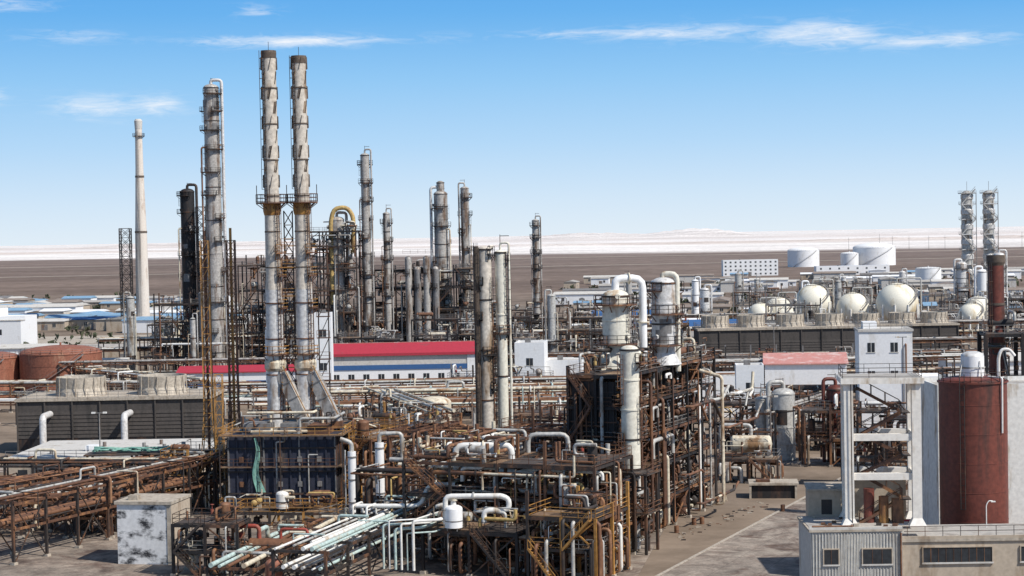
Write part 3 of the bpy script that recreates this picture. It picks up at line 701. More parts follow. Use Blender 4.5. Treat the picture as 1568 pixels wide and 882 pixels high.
for x,y in ((23,236),(24.1,236.6),(36,246),(20.2,230)):
    b=B('oil_drum',x,y); b.lathe(0,0,[(.3,0.01),(.3,.9),(.02,.9)],'rust_pipe',14); b.lathe(0,0,[(.32,.3),(.32,.34)],'steel_dark',14); b.done()

# ------------------------------------------------------------------ structure C
frame('exchanger_structure',6.6,223,YW,2,3,3.6,6,[4.2,8.6,12.8,17,20.8],'steel_black','steel_rust',PAL_C,deckp=.9,brace=.35,dens=2.0,eqp=1,rise=.4)
frame('exchanger_structure',13.9,239.4,YW,2,3,3.6,6,[4.2,8.6,12.8,17,20.8],'steel_black','steel_rust',PAL_C,deckp=.9,brace=.35,dens=2.0,eqp=1,rise=.4,irr=.1)
b=B('enclosed_furnace_wall',6.4,223.2,0,rad(YW)); b.box(.2,.3,3,.35,17,20.2,'steel_black'); b.box(.36,.15,9.2,6.4,.28,20,'steel_black'); b.box(.36,-.0,3,4.2,.13,9,'steel_dark')
b.box(.5,17.5,1,6.8,17.6,20,'steel_black')
for z in (6,9.3,12,15,18): b.box(.3,-.06,z,6.4,.14,z+.15,'steel_rust' if z%2 else 'steel_dark')
for i in range(8): b.box(.5+i*.8,-.02,9.5,.58+i*.8,.14,20,'steel_dark')
for i in range(10): rpipe(b,(.2,-.7,4,6.5,-.2,20.5),3,R.choice([.07,.1,.14]),R.choice(PAL_C))
b.done()
column('overhead_drum_column',13.1,232,30,1.7,'column_cream',(24,29),z0=20.9,bands=3,skirt=2.6,vap=False,mp='steel_rust',mr='steel_dark',patch=False)
column('overhead_drum_column',19.6,236.5,31.4,1.6,'alu_bright',(23.5,27.5,30.5),z0=20.9,bands=4,skirt=2.2,vap=False,mp='steel_rust',mr='steel_dark')
b=B('overhead_vapour_pipe',13.1,232)
b.pipe([(0,0,30.4),(0,0,32.2),(3.5,.6,32.2),(3.5,.6,21)],.5,'white_clean',14,fl=1.3,flange='cream')
b.pipe([(6.4,4.4,31.8),(6.4,4.4,32.6),(8.2,4.0,32.6),(8.2,4.0,20)],.36,'column_cream',12,fl=1.0,flange='cream'); b.done()
column('reflux_column',13.9,218.6,24,1.12,'column_cream',(13,17.5,22.5),z0=9.7,bands=4,mp='steel_rust',mr='steel_dark',vap=False,patch=False)
b=B('reflux_column_platform',11.8,217,0,rad(YW))
for xx in (0,4.2):
    for yy in (-1,3): b.box(xx-.16,yy-.16,0,xx+.16,yy+.16,9.6,'steel_dark')
for z in (4.8,9.4):
    b.box(-.4,-1.4,z,4.6,3.4,z+.15,'grating'); b.rail([(-.4,3.4,z+.15),(-.4,-1.4,z+.15),(4.6,-1.4,z+.15),(4.6,3.4,z+.15)],'steel_rust')
b.beam((0,-1,0),(4.2,-1,4.8),.15,'steel_dark'); b.beam((4.2,-1,4.8),(0,-1,9.4),.15,'steel_dark')
equip(b,0,-1,4.2,3,.1,4.4,PAL_C,2.5); equip(b,0,-1,4.2,3,4.95,4.2,PAL_C,2.5)
b.done()
b=B('riser_pipes',20.5,225,0,rad(YW))
b.pipe([(-6.5,.5,3),(-5.0,-1.6,3),(-5.0,-1.6,21.8),(-6.5,0,21.8)],.24,'white',12,flange='silver')
b.pipe([(-1.5,17,2),(0,17,2),(0,17,18.8),(-3,17,19.6)],.24,'cream',12,flange='cream')
for i in range(16): 
    yy=1+i*1.9; z=R.choice([4,8.4,12.6,16.8])-.8; b.pipe([(-.9,yy,z),(-.9+.8,yy,z),(-.1,yy+R.uniform(3,8),z),(-.1,yy+6,z+R.uniform(-2.5,2.5))],R.choice([.1,.16,.22]),R.choice(PAL_C),8)
b.done()

# ------------------------------------------------------------------ structures D
frame('pump_platform_structure',-13.1,213.8,YW,4,2,6,6,[4,8,11.8],'steel_dark','steel_rust',PAL_NEAR,deckp=.4,dens=2.4,eqp=.95,irr=.5,rise=.8,long_=1.2)
frame('rusty_exchanger_structure',-17,245,YW,5,2,4.6,6.5,[4.2,8.4,12.2],'steel_rust','steel_rust',['rust_pipe']*8+['cream','silver','white','silver','steel_dark','steel_dark','steel_rust'],deckp=.3,dens=2.4,eqp=1,irr=.45)
frame('front_deck_structure',-10.6,205.2,YW,2,1,5.8,6,[5.1],'steel_black','steel_dark',PAL_NEAR,deckp=1,dens=1.4,top=False)
frame('valve_platform_structure',1.2,199.5,YW,2,2,4,5,[3.8,7.2],'steel_dark','steel_ochre',PAL_NEAR,deckp=.5,dens=2.2,irr=.4)
frame('rusty_exchanger_structure',-24.6,255,YW,1,2,5,6,[5,10],'steel_rust','steel_ochre',['rust_pipe','rust_pipe','cream','silver'],dens=1.5)
b=B('loose_pipework',-13,226,0,rad(YW))
for i in range(70): rpipe(b,(-8,-1,.4,22,11,9),R.randint(2,4),R.choice([.08,.12,.16,.24,.3]),R.choice(PAL_NEAR),8,'steel_dark')
for i in range(8):
    x=R.uniform(-6,20); y=R.uniform(0,10); z=R.uniform(1.5,4); b.hdrum((x,y,z),(x+3.5,y,z),.6,R.choice(PAL_NEAR),12,.45,'concrete',0)
b.done()
b=B('white_buffer_tank',-7.0,203.4); b.lathe(0,0,[(1.0,5.5),(1.0,7.6)],'white_clean',20); b.dome(0,0,7.6,1.0,.45,'white_clean',20); b.cyl((0,0,7.9),(0,0,8.7),.32,'white',10)
b.cyl((0,0,8.5),(0,0,8.7),.5,'cream',12); b.lathe(0,0,[(1.03,6.2),(1.03,6.32)],'steel_grey',20)
for i in range(4): b.beam((.8*math.cos(i*1.57+.5),.8*math.sin(i*1.57+.5),5.15),(.9*math.cos(i*1.57+.5),.9*math.sin(i*1.57+.5),5.9),.12,'steel_grey')
b.pipe([(-.9,0,6),(-.9,-.1,9.0),(5.4,-.5,9.0),(6.2,-.5,8.6),(6.2,-.5,7.4),(3.4,-.5,7.4),(3.4,-.5,6)],.3,'white',12,flange='silver'); b.done()
b=B('white_header_pipe',-7,214,0,rad(-6))
b.pipe([(0,0,10),(0,0,13.4),(6.6,0,13.4),(6.6,0,11.5)],.4,'white',12,fl=1,flange='cream')
b.pipe([(5,-3,8.5),(5,-3,10.9),(9.8,-3,10.6),(9.8,-3,8)],.3,'white',12,fl=1)
b.pipe([(8,6,11),(8,6,14.0),(12.8,6,14.0),(12.8,6,12)],.28,'silver',12,fl=1)
b.pipe([(-12,-1,6.5),(-4,-1,6.5),(-3.2,-1,9),(0,-1,9)],.26,'white',12,fl=1); b.done()
column('twin_dark_column',-3.9,262,36,1.0,'stack_grey',(16,21,26,31,35.3),mp='steel_black',mr='steel_dark',bands=5,w=.5,vap=False,patch=False)
b=B('twin_column_side_ladders',-5.1,261.4); b.cyl((0,0,6),(0,0,36.5),.42,'stack_dark',10); b.ladder(.0,-.7,10,37,'steel_black',True); b.done()
column('twin_cream_column',-1.6,262.5,35.5,.82,'column_cream',(24,34.5),mp='steel_dark',mr='steel_rust',bands=4,w=.5,vm='column_cream',rtop=.8,patch=False,side=1)

# ------------------------------------------------------------------ fired heater with two flue stacks
hx,hy=-39.3,250
b=B('fired_heater',hx,hy,0,rad(-5))
W,D=14.8,9
b.box(0,0,1.6,W,D,11.2,'heater_wall')
for i in range(13):
    xx=W*i/12; b.box(xx-.1,-.18,1.6,xx+.1,0,11.2,'heater_wall' if i%4 else 'steel_grey')
for i in range(6):
    yy=D*i/5; b.box(W,yy-.1,1.6,W+.22,yy+.1,11.2,'steel_dark')
for z in (3.2,6.2,9.4): b.box(-.1,-.26,z,W+.3,-.182,z+.2,'steel_dark')
for i in range(5):
    for z in (4.2,7.6): b.box(1.5+i*2.7,-.24,z,2.1+i*2.7,-.001,z+.7,'steel_rust' if R.random()<.5 else 'steel_grey')
for z in (1.6,7.0,11.3):
    pw=1.1 if z!=7.0 else .7
    b.box(-1.1,-pw,z-.12,W+1.3,-.31,z,'deck_rust'); b.box(W+.32,-.3,z-.12,W+1.3,D,z,'deck_rust'); b.box(-1.1,-.3,z-.12,-.1,D,z,'deck_rust')
    b.rail([(-1.1,D,z),(-1.1,-pw,z),(W+1.3,-pw,z),(W+1.3,D,z)],'steel_ochre' if z>11 or z<2 else 'steel_rust',t=.07 if z!=7.0 else .05)
for xx in [W*i/5 for i in range(6)]:
    b.box(xx-.2,-.2,0,xx+.2,.2,1.6,'steel_dark')
for xx in (-1,W*.5,W+1.2): b.box(xx-.07,-1.05,0,xx+.07,-.91,11.2,'steel_dark')
for sx in (3.4,8.8): b.box(sx-2,2.2,11.2,sx+2,7.5,12.6,'steel_grey')
b.box(W-4,1,11.2,W-1,7,12.4,'steel_rust')
b.ladder(W*.3,-.5,1.6,11.3,'steel_dark'); b.ladder(W+1.6,2,1.6,11.3,'steel_ochre',nx=1,ny=0)
b.pipe([(6.8,-.6,2),(6.8,-.6,10.4),(8,-.6,10.4),(8,-.6,12.4)],.12,'silver'); b.pipe([(11.2,-.6,2),(11.2,-.6,8.6),(12.5,-.6,8.6)],.09,'silver')
for i in range(16): rpipe(b,(0,0,11.4,W,D,14),R.randint(2,4),R.choice([.1,.14,.2]),R.choice(['rust_pipe','cream','silver','steel_dark']))
b.box(1,-2.4,0,W,-1.6,.9,'concrete')
b.done()
b=B('green_net',-35.6,248.6); vs=[];fs=[]
for i in range(13):
    for j in range(5): vs.append((j*(.07+.02*i)+.3*math.sin(i*.6),-.1*math.sin(j*1.9+i*.8),11-i*.62))
for i in range(12):
    for j in range(4): o=i*5+j; fs.append((o,o+1,o+6,o+5))
b.q(vs,fs,'green_net',True); b.done()
for sx,zt in ((-33.35,64.3),(-29.15,63.5)):
    b=B('flue_stack',sx,256)
    b.lathe(0,0,[(1.28,11.5),(1.28,14),(1.2,24),(1.2,31)],'alu_bright',24); b.lathe(0,0,[(1.2,31),(1.08,33),(1.05,43.4)],'stack_grey',24)
    b.lathe(0,0,[(1.03,43.4),(1.0,zt),(.88,zt),(.88,zt-3)],'stack_grey',24); b.lathe(0,0,[(1.06,zt-1.0),(1.1,zt-.3),(1.06,zt+.05)],'stack_dark',24)
    for z in list(range(14,int(zt),5)): b.lathe(0,0,[(1.2 if z<31 else 1.05,z),(1.33 if z<31 else 1.12,z+.03),(1.33 if z<31 else 1.12,z+.17),(1.2 if z<31 else 1.05,z+.2)],'stack_dark' if z>31 else 'steel_rust',24)
    # vortex fins in short staggered lengths with dark patches beside them
    for lv in range(9):
        z0=45.2+lv*2.05
        for q_ in range(4):
            a=lv*.8+q_*1.571
            b.q([(1.0*math.cos(a),1.0*math.sin(a),z0),(1.2*math.cos(a),1.2*math.sin(a),z0+.1),(1.2*math.cos(a+.3),1.2*math.sin(a+.3),z0+1.8),(1.0*math.cos(a+.3),1.0*math.sin(a+.3),z0+1.9)],[(0,1,2,3)],'stack_dark')
            if (lv+q_)%2==0:
                b.q([(1.035*math.cos(a+c),1.035*math.sin(a+c),z0+.1) for c in (-.32,-.16,0)]+[(1.035*math.cos(a+.26+c),1.035*math.sin(a+.26+c),z0+1.75) for c in (-.32,-.16,0)],[(0,1,4,3),(1,2,5,4)],'stack_dark',True)
    ringplat(b,43.2,1.1,1.1,0,6.28,'steel_rust','steel_rust')
    for a in (0,1.57,3.14,4.71): b.beam((2.1*math.cos(a),2.1*math.sin(a),43.2),(2.1*math.cos(a),2.1*math.sin(a),45.6),.1,'steel_dark')
    b.lathe(0,0,[(1.1,41.4),(1.25,42),(1.25,43)],'steel_ochre',20)
    for z,a0 in ((36.2,-1.2),(33,-1),(28.5,-.9),(22,-2.5),(17,-1)): ringplat(b,z,1.2,.7,a0,a0+2.6,'steel_rust','steel_ochre')
    b.ladder(.9,-1.0,13,43,'steel_rust',True,.67,-.74); b.ladder(-.7,-.8,43,zt,'steel_dark',True,-.6,-.8)
    b.beam((1.0,-.6,19.3),(4.3,-1.6,12.2),1.6,'alu',1.5); b.box(3.6,-2.6,11.6,5.2,-.8,12.6,'steel_rust')
    for t in (.2,.5,.8):
        p=Vector((1.0,-.6,19.3)).lerp(Vector((4.3,-1.6,12.2)),t); d=Vector((3.3,-1,-7.1)).normalized()*.08; b.beam(p-d,p+d,1.75,'steel_grey',1.65)
    b.beam((1.2,-1.6,20.4),(4.8,-2.5,13.2),.1,'steel_ochre'); 
    b.lathe(0,0,[(1.3,19.6),(1.55,20),(1.55,20.8),(1.3,21.2)],'cream',24)
    b.beam((0,0,zt),(0.0,0,zt+1.3),.06,'steel_dark')
    b.done()
b=B('stack_service_ladder_tower',-31.2,256.6)
for z in range(14,42,2):
    b.beam((-.6,0,z),(.6,0,z+2),.12,'steel_rust'); b.beam((.6,0,z),(-.6,0,z+2),.12,'steel_rust'); b.beam((-.6,0,z),(.6,0,z),.12,'steel_ochre')
for xx in (-.6,.6): b.beam((xx,0,12),(xx,0,42),.16,'steel_dark')
for z in (30,34,37): b.box(-1,-1,z,1.2,.4,z+.1,'steel_ochre'); b.rail([(-1,-1,z),(1.2,-1,z)],'steel_ochre')
b.done()
b=B('stack_side_structure',-26.6,257)
for xx in (-.7,.7): b.beam((xx,0,0),(xx,0,37),.16,'steel_dark')
for z in range(12,37,3): b.beam((-.7,0,z),(.7,0,z+3),.1,'steel_dark'); b.box(-.9,-.7,z,.9,.7,z+.1,'steel_rust') ; b.rail([(-.9,-.7,z),(.9,-.7,z)],'steel_rust')
b.done()
lattice('lattice_mast',-43.9,262,1.15,38.5,'steel_ochre',1.9,.12,flare=1.6,pipe=(.2,'steel_rust'),plat=False)
lattice('lattice_mast',-40.5,264,1.2,38.8,'steel_rust',1.9,.15,flare=2.0,pipe=(.2,'steel_ochre'),plat=False)
lattice('lattice_mast',-41.9,259,1.1,19,'steel_ochre',1.9,.1,flare=1.2,plat=False)
frame('heater_side_structure',-50,257,-8,2,2,4,5,[4,7.6],'steel_rust','steel_ochre',['rust_pipe','rust_pipe','cream','silver','steel_dark'],dens=1.2)
frame('heater_front_platform',-37,240,-8,3,1,4.6,4.5,[2.2],'steel_dark','steel_ochre',PAL_NEAR,dens=1.2,top=False,stairs=False,eqp=.3,rise=0,long_=.3)
b=B('white_pipe_posts',-21.6,241)
b.cyl((0,0,1.5),(0,0,9.8),.55,'white_clean',14); b.cyl((3.6,1,3.8),(3.6,1,10.8),.6,'white_clean',14); b.pipe([(3.6,1,10.8),(3.6,1,12),(6.6,1,12),(6.6,1,8)],.28,'silver',10); b.pipe([(0,0,9.8),(0,0,11),(-1.5,0,11.5)],.3,'silver',10)
b.cyl((-.9,0,1.5),(-.9,0,10),.12,'silver',8)
for z in (3,6,9): b.lathe(0,0,[(.55,z),(.65,z+.02),(.65,z+.18),(.55,z+.2)],'steel_grey',14); b.lathe(3.6,1,[(.6,z+1),(.7,z+1.02),(.7,z+1.18),(.6,z+1.2)],'steel_grey',14)
b.done()
rack('pipe_rack',-23,192,-12.2,228,6,(3.2,5.2),['teal','white','teal','silver','white','steel_dark','silver'],per=6,rs=(.1,.14,.18,.25),mc='steel_dark',mb='steel_dark')
rack('pipe_rack',-31,196,-24,229,5,(2.8,),['teal','silver','cream','rust_pipe','steel_dark'],per=5,mc='steel_dark',mb='steel_rust')
b=B('white_loop_pipes',-14,203,0,rad(YW))
for i in range(6):
    xx=i*.75-1; h=5.9+[0,.5,-.4,.2,-.8,.6][i]; b.pipe([(xx,0,1.0),(xx,0,h),(xx+2.4,2,h),(xx+2.4,9-i,h)],R.choice([.1,.14,.18]),'white' if i%2 else 'teal',8)
b.done()
b=B('knockout_drum',-30.5,209,0,rad(-12)); b.hdrum((0,0,3),(5.2,0,3),.85,'rust_pipe',16,.45,'concrete',0)
b.pipe([(1,0,3.6),(1,0,5.2),(-1.2,0,5.2),(-1.2,0,2)],.25,'red_pipe',10,flange='red_pipe'); b.pipe([(3.6,0,3.6),(3.6,0,4.9),(6.8,0,4.9),(6.8,0,1)],.18,'red_pipe',10); b.hdrum((7,1.5,2.6),(10.5,1.5,2.6),.6,'cream',14,.45,'concrete',0)
for i in range(24): rpipe(b,(-3,-3,.4,12,4,3.6),3,R.choice([.06,.1,.15]),R.choice(PAL_NEAR),8,'steel_dark')
b.done()
b=B('orange_domed_vessel',-26.3,196.5); b.lathe(0,0,[(.95,0),(.95,3.0)],'brown_tank2',18); b.dome(0,0,3.0,.95,.6,'brown_tank2',18); b.cyl((0,0,3.4),(0,0,4),.15,'steel_dark'); b.done()
frame('small_steel_platform',-39,206.5,-10,2,1,3.8,4.5,[3,6],'steel_black','steel_dark',PAL_NEAR,deckp=1,dens=1.1,top=False)
for i,(x,y) in enumerate(((-30,219),(-25,231),(-19,234))):
    frame('pipe_manifold',x,y,YW,1,1,4.5,4.5,[2.6],'steel_dark','steel_rust',PAL_NEAR,deckp=.4,dens=2.4,top=False,stairs=False,rise=.3)

# ------------------------------------------------------------------ lower left
b=B('concrete_blockhouse',-47.2,215.3,0,rad(-10))
b.box(0,0,0,6.6,6.3,7.1,'wall_peel'); b.box(-.25,-.25,7.1,6.85,6.55,7.45,'concrete'); b.box(6.6,.0,0,6.75,6.3,7.0,'wall_beige'); b.box(6.2,-.08,0,6.74,-.002,7.1,'concrete')
b.box(6.76,2.2,0,6.8,3.6,2.3,'steel_rust'); b.box(1,1,7.45,2.2,2,8,'concrete'); b.done()
PL=['rust_pipe','steel_dark','steel_dark','silver','rust_pipe','steel_rust']
rack('pipe_rack',-62,217,-42,262,5,(4.6,7.6),PL+['cream'],per=5,mc='steel_dark',mb='steel_rust')
rack('pipe_rack',-76,226,-50,270,4,(4,6.6),PL,per=4,mc='steel_dark',mb='steel_rust')
rack('pipe_rack',-80,262,-44,256,4,(4.5,7),PL+['cream'],per=4,mc='steel_dark',mb='steel_dark')
rack('pipe_rack',-70,238,-52,236,3,(3,5),['rust_pipe','steel_dark'],per=4)
frame('process_structure',-66,242,-20,3,1,5,5,[3.6],'steel_dark','steel_rust',PAL_C,dens=.9,top=False)
b=B('flat_roofed_building',-79,284,0,rad(-2)); b.box(0,0,0,29,24,4.4,'wall_beige'); b.box(-.4,-.4,4.4,29.4,24.4,4.75,'concrete_lt')
for i in range(9): b.box(1.5+i*3.1,-.03,1.4,3+i*3.1,0,2.9,'glass')
for i in range(7):
    x=R.uniform(2,26);y=R.uniform(2,20); b.cyl((x,y,4.75),(x,y,5.5),.3,'steel_grey',10)
b.box(10,8,4.75,12,10,5.6,'white_clean'); b.rail([(-.3,-.3,4.75),(29.3,-.3,4.75)],'steel_grey'); b.done()
b=B('teal_hose_bundle',-56,268)
for i in range(9):
    pts=[(-6+k*1.6+R.uniform(-.4,.4),R.uniform(-1.5,1.5),7.3+R.uniform(0,.6)) for k in range(8)]; b.pipe(pts,.12,'green_net',6,fl=.8)
b.box(-7,-2,6.9,6.5,2,7.1,'grating')
for xx in (-6.5,0,6): b.box(xx-.15,-1.8,0,xx+.15,-1.5,6.9,'steel_dark'); b.box(xx-.15,1.5,0,xx+.15,1.8,6.9,'steel_dark')
b.done()
for i in range(12):
    x=R.uniform(-75,-45); y=R.uniform(270,282)
    b=B('yard_pump',x,y,0,rad(R.uniform(-20,20))); b.box(-1,-.5,0,1,.5,.3,'concrete'); b.cyl((-.8,0,.8),(.2,0,.8),.35,'steel_grey',10); b.cyl((.3,0,.8),(.8,0,.8),.45,'steel_rust',10); b.pipe([(.5,0,.8),(.5,0,2.2),(2,0,2.2)],.12,'silver'); b.done()

# ------------------------------------------------------------------ foreground right
b=B('corrugated_industrial_building',26.6,165,0,rad(-1.5))
W1=8.3
b.box(0,0,0,W1,8,10.55,'corr_grey'); b.box(-.12,-.12,10.55,W1,8.1,10.75,'concrete')
b.box(-.12,-.12,10.75,W1,.1,10.95,'concrete_lt'); b.box(.1,.1,10.75,W1-.1,8,10.79,'rooftar')
for i in range(28): b.box(.15+i*.29,-.05,0,.22+i*.29,-.001,10.5,'corr_grey')
b.box(W1,.3,0,38,8,9.5,'wall_beige'); b.box(W1,.15,9.5,38,8.2,9.75,'concrete'); b.box(W1,.16,9.75,38,.36,10.0,'wall_beige'); b.box(W1+.05,.37,9.75,38,8,9.78,'rooftar')
for x0,x1,yy in ((1.2,2.5,0),(4.7,7.3,0),(10.2,16.4,.3),(19,25,.3)):
    z0,z1=7.6,8.95; f=-.06 if yy==0 else 0
    b.box(x0,yy-.07+f,z0,x1,yy+f-.0,z1,'glass'); b.box(x0-.12,yy-.17,z0-.14,x1+.12,yy,z0,'concrete_lt'); b.box(x0-.08,yy-.15,z1,x1+.08,yy,z1+.1,'wall_beige')
    b.box(x0-.09,yy-.15,z0,x0,yy,z1,'wall_beige'); b.box(x1,yy-.15,z0,x1+.09,yy,z1,'wall_beige')
    k=max(2,int((x1-x0)/.65))
    for i in range(1,k): b.box(x0+(x1-x0)*i/k-.02,yy-.1+f,z0,x0+(x1-x0)*i/k+.02,yy-.071+f,z1,'steel_rust')
b.cyl((W1-.15,-.12,0),(W1-.15,-.12,10.4),.09,'rust_pipe',8)
for i in range(18): 
    x=W1+.5+i*1.6; b.beam((x,.25,10),(x,.25,10.9),.05,'steel_dark')
b.beam((W1+.2,.25,10.9),(38,.25,10.9),.05,'steel_dark'); b.beam((W1+.2,.25,10.45),(38,.25,10.45),.05,'steel_dark')
for i in range(16):
    x=R.uniform(.5,W1-.5); y=R.uniform(.6,7); s=R.uniform(.15,.4); b.box(x,y,10.8,x+s*1.5,y+s,10.8+s*.8,R.choice(['concrete','wall_beige','steel_rust','steel_dark']))
b.pipe([(.3,1,10.9),(4,1,10.9),(4,5,10.9)],.08,'rust_pipe')
b.done()
b=B('white_concrete_frame',30.6,167.2,10.55,rad(-6))
fw,fd=6.1,4.3; H=13.6
for xx in (0,fw):
    for yy in (0,fd):
        t=.42 if yy==0 else .34
        b.box(xx-t,yy-t,.9,xx+t,yy+t,H-.35,'white_frame')
        b.q([(xx-t*1.9,yy-t*1.9,.2),(xx+t*1.9,yy-t*1.9,.2),(xx+t*1.9,yy+t*1.9,.2),(xx-t*1.9,yy+t*1.9,.2),(xx-t,yy-t,.9),(xx+t,yy-t,.9),(xx+t,yy+t,.9),(xx-t,yy+t,.9)],[(0,1,5,4),(1,2,6,5),(2,3,7,6),(3,0,4,7)],'white_frame')
for z in (4.4,8.0):
    for yy in (0,fd): b.box(.42,yy-.25,z,fw-.42,yy+.25,z+.62,'white_frame')
    for xx in (0,fw): b.box(xx-.24,.42,z+.02,xx+.24,fd-.34,z+.58,'white_frame')
b.box(-.7,-.7,H-.35,fw+.7,fd+.6,H+.15,'white_frame'); b.box(-.5,-.5,H+.15,fw+.5,fd+.4,H+.2,'rooftar')
b.rail([(-.5,-.5,H+.2),(fw+.5,-.5,H+.2),(fw+.5,fd+.4,H+.2),(-.5,fd+.4,H+.2),(-.5,-.5,H+.2)],'steel_dark',h=.9,t=.045)
z=.2; s=1
for z1 in (4.7,8.3,12.6):
    zm=(z+z1)/2
    stair(b,1.0 if s>0 else fw-1,1.1,z,zm,(fw-2.2)*s,'steel_rust','steel_dark',w=.8)
    stair(b,fw-1.2 if s>0 else 1.2,2.5,zm,z1,-(fw-2.2)*s,'steel_rust','steel_dark',w=.8)
    b.box((fw-1.3) if s>0 else .4,1.0,zm-.08,(fw-.4) if s>0 else 1.3,3.4,zm,'grating'); b.box(.4,1.0,z1-.08,1.3,3.4,z1,'grating'); z=z1
b.cyl((1.9,1.6,.2),(1.9,1.6,3.4),.5,'brown_tank',14); b.cyl((3.2,1.3,.2),(3.2,1.3,2.7),.45,'steel_ochre',14); b.box(4,1,.2,5,2.4,2.4,'steel_rust')
b.box(.6,4.7,0,5.6,8,4.3,'wall_beige'); b.box(.4,4.65,4.3,5.8,8.2,4.5,'concrete')
b.cyl((.2,-.6,.2),(.2,-.6,H),.05,'steel_dark',6)
b.done()
b=B('beige_roof_shed',27.7,172.6,0,rad(-6)); b.box(0,0,0,4.4,5,13.2,'wall_beige'); b.box(-.15,-.15,13.2,4.55,5.15,13.4,'concrete'); b.box(1.2,-.03,11,2.2,0,12.4,'steel_dark'); b.done()
b=B('brown_storage_silo',46,183)
r=3.35;H=22.4
b.lathe(0,0,[(r,0),(r,H),(r+.15,H),(r+.15,H+.15),(r-.2,H+.15)],'brown_tank',48); b.dome(0,0,H+.15,r-.1,.5,'brown_tank',48)
for i in range(1,8): b.lathe(0,0,[(r,i*2.9-.04),(r+.02,i*2.9-.03),(r+.02,i*2.9+.03),(r,i*2.9+.04)],'brown_tank',48)
b.rail([((r+.0)*math.cos(a),(r+.0)*math.sin(a),H+.15) for a in [2*math.pi*i/20 for i in range(21)]],'steel_dark',h=1,t=.045)
b.lathe(0,0,[(1.15,H+.4),(1.15,H+2.6)],'white_clean',20); b.dome(0,0,H+2.6,1.15,.5,'alu_bright',20); b.lathe(0,0,[(1.25,H+1.4),(1.25,H+1.55)],'silver',20)
for i in range(4): a=i*1.57+.4; b.beam((1.6*math.cos(a),1.6*math.sin(a),H+.4),(1.2*math.cos(a),1.2*math.sin(a),H+2.2),.1,'white')
b.pipe([(2.3,-1.2,H),(2.3,-1.2,H+2.5),(2.6,-1.2,H+3.3),(3.4,-1.2,H+3.3),(3.9,-1.3,H+2.6)],.16,'white',10); b.pipe([(2.2,-2.7,17.5),(2.2,-2.85,H+.6),(1.2,-1.4,H+.6)],.1,'white',8)
b.beam((-2,0,H),(-2,0,H+2),.08,'steel_dark'); b.beam((-2.8,1,H),(-2.8,1,H+1.6),.08,'steel_dark')
b.ladder(-1.8,-r*.88,10,H+1,'steel_dark',False,-.45,-.9)
b.done()
building('white_tank_house',44.1,190,18,10,21,'white','rooftar',0,door=False)
b=B('street_lamp',44,170.5,9.7); b.pipe([(0,0,0),(0,0,2.2),(.25,0,2.6),(.6,0,2.55)],.05,'white',8,fl=.2); b.box(.45,-.1,2.45,.85,.1,2.55,'white'); b.done()
b=B('brown_exhaust_stack',60.9,230)
b.lathe(0,0,[(1.0,0),(1.0,34)],'brown_tank',24); b.lathe(0,0,[(1.0,33),(1.15,33.4),(1.15,34.3),(.9,34.3)],'stack_dark',24)
for z in (28,23): b.lathe(0,0,[(1.0,z),(1.1,z),(1.1,z+.3),(1.0,z+.3)],'stack_dark',24)
b.ladder(-.9,-.7,22,33.5,'steel_dark',True,-.7,-.7); b.done()
frame('black_pipe_gantry',58.5,226,-8,2,1,4.5,7,[19,24.6],'steel_black','steel_black',['steel_black','steel_dark','silver'],deckp=.5,dens=.7,top=False,cw=.5,stairs=False,rise=.3)
building('warehouse',66,262,18,14,9,'white_clean','rooftar',-8,1,3)
building('red_banner_gatehouse',42.5,200,5,5,6,'white_clean','red',-6,1,2,gable=.5,band='red')
frame('process_structure',48,268,-20,3,1,5,5,[4.2,8.2],'steel_dark','steel_rust',PAL_C,dens=1.2,irr=.3)
frame('process_structure',58,286,-20,3,1,5,5,[4.2,8.2],'steel_dark','steel_rust',PAL_C,dens=1.2,irr=.3)
for x,y,h in ((-8,700,18),(60,420,16),(64,300,20),(-60,700,18),(40,285,12),(-66,290,11)):
    b=B('light_mast',x,y); b.cyl((0,0,0),(0,0,h),.16,'steel_grey',8,.08); b.beam((-1,0,h),(1,0,h),.12,'steel_grey'); b.box(-1.2,-.2,h-.1,-.6,.2,h+.15,'white'); b.box(.6,-.2,h-.1,1.2,.2,h+.15,'white'); b.done()
for i in range(26):
    x=560+i*33+R.uniform(-8,8); y=3000+R.uniform(-60,60)
    b=B('utility_pole',x,y); b.cyl((0,0,0),(0,0,R.uniform(22,30)),.3,'steel_grey',6,.18); b.beam((-2.5,0,20),(2.5,0,20),.3,'steel_grey'); b.done()

# ------------------------------------------------------------------ world, sun, camera
sun_dir=Vector((.72,-.50,.95)).normalized()
el=math.asin(sun_dir.z); az=math.atan2(sun_dir.x,sun_dir.y)
w=bpy.data.worlds.new('World'); scene.world=w; w.use_nodes=True; nt=w.node_tree; n=nt.nodes; l=nt.links
bg=n['Background']; bg.inputs['Strength'].default_value=.11
tc=n.new('ShaderNodeTexCoord')
sky=n.new('ShaderNodeTexSky'); sky.sky_type='NISHITA'; sky.sun_disc=False; sky.sun_elevation=el; sky.sun_rotation=az; sky.dust_density=.6; sky.ozone_density=2.0; sky.altitude=300
sep=n.new('ShaderNodeSeparateXYZ'); l.new(tc.outputs['Generated'],sep.inputs[0])
def mth(op,a,b_=0,c=None,clamp=False):
    q=n.new('ShaderNodeMath'); q.operation=op; q.use_clamp=clamp
    for i,v in enumerate((a,b_,c)):
        if v is None: continue
        if isinstance(v,(int,float)): q.inputs[i].default_value=v
        else: l.new(v,q.inputs[i])
    return q.outputs[0]
rp=n.new('ShaderNodeValToRGB'); e=rp.color_ramp.elements
def S(r,g_,b_): return tuple((c/255)**2.2 for c in (r,g_,b_))+(1,)
e[0].position=0; e[0].color=S(224,237,247); e[1].position=.15; e[1].color=S(90,164,234)
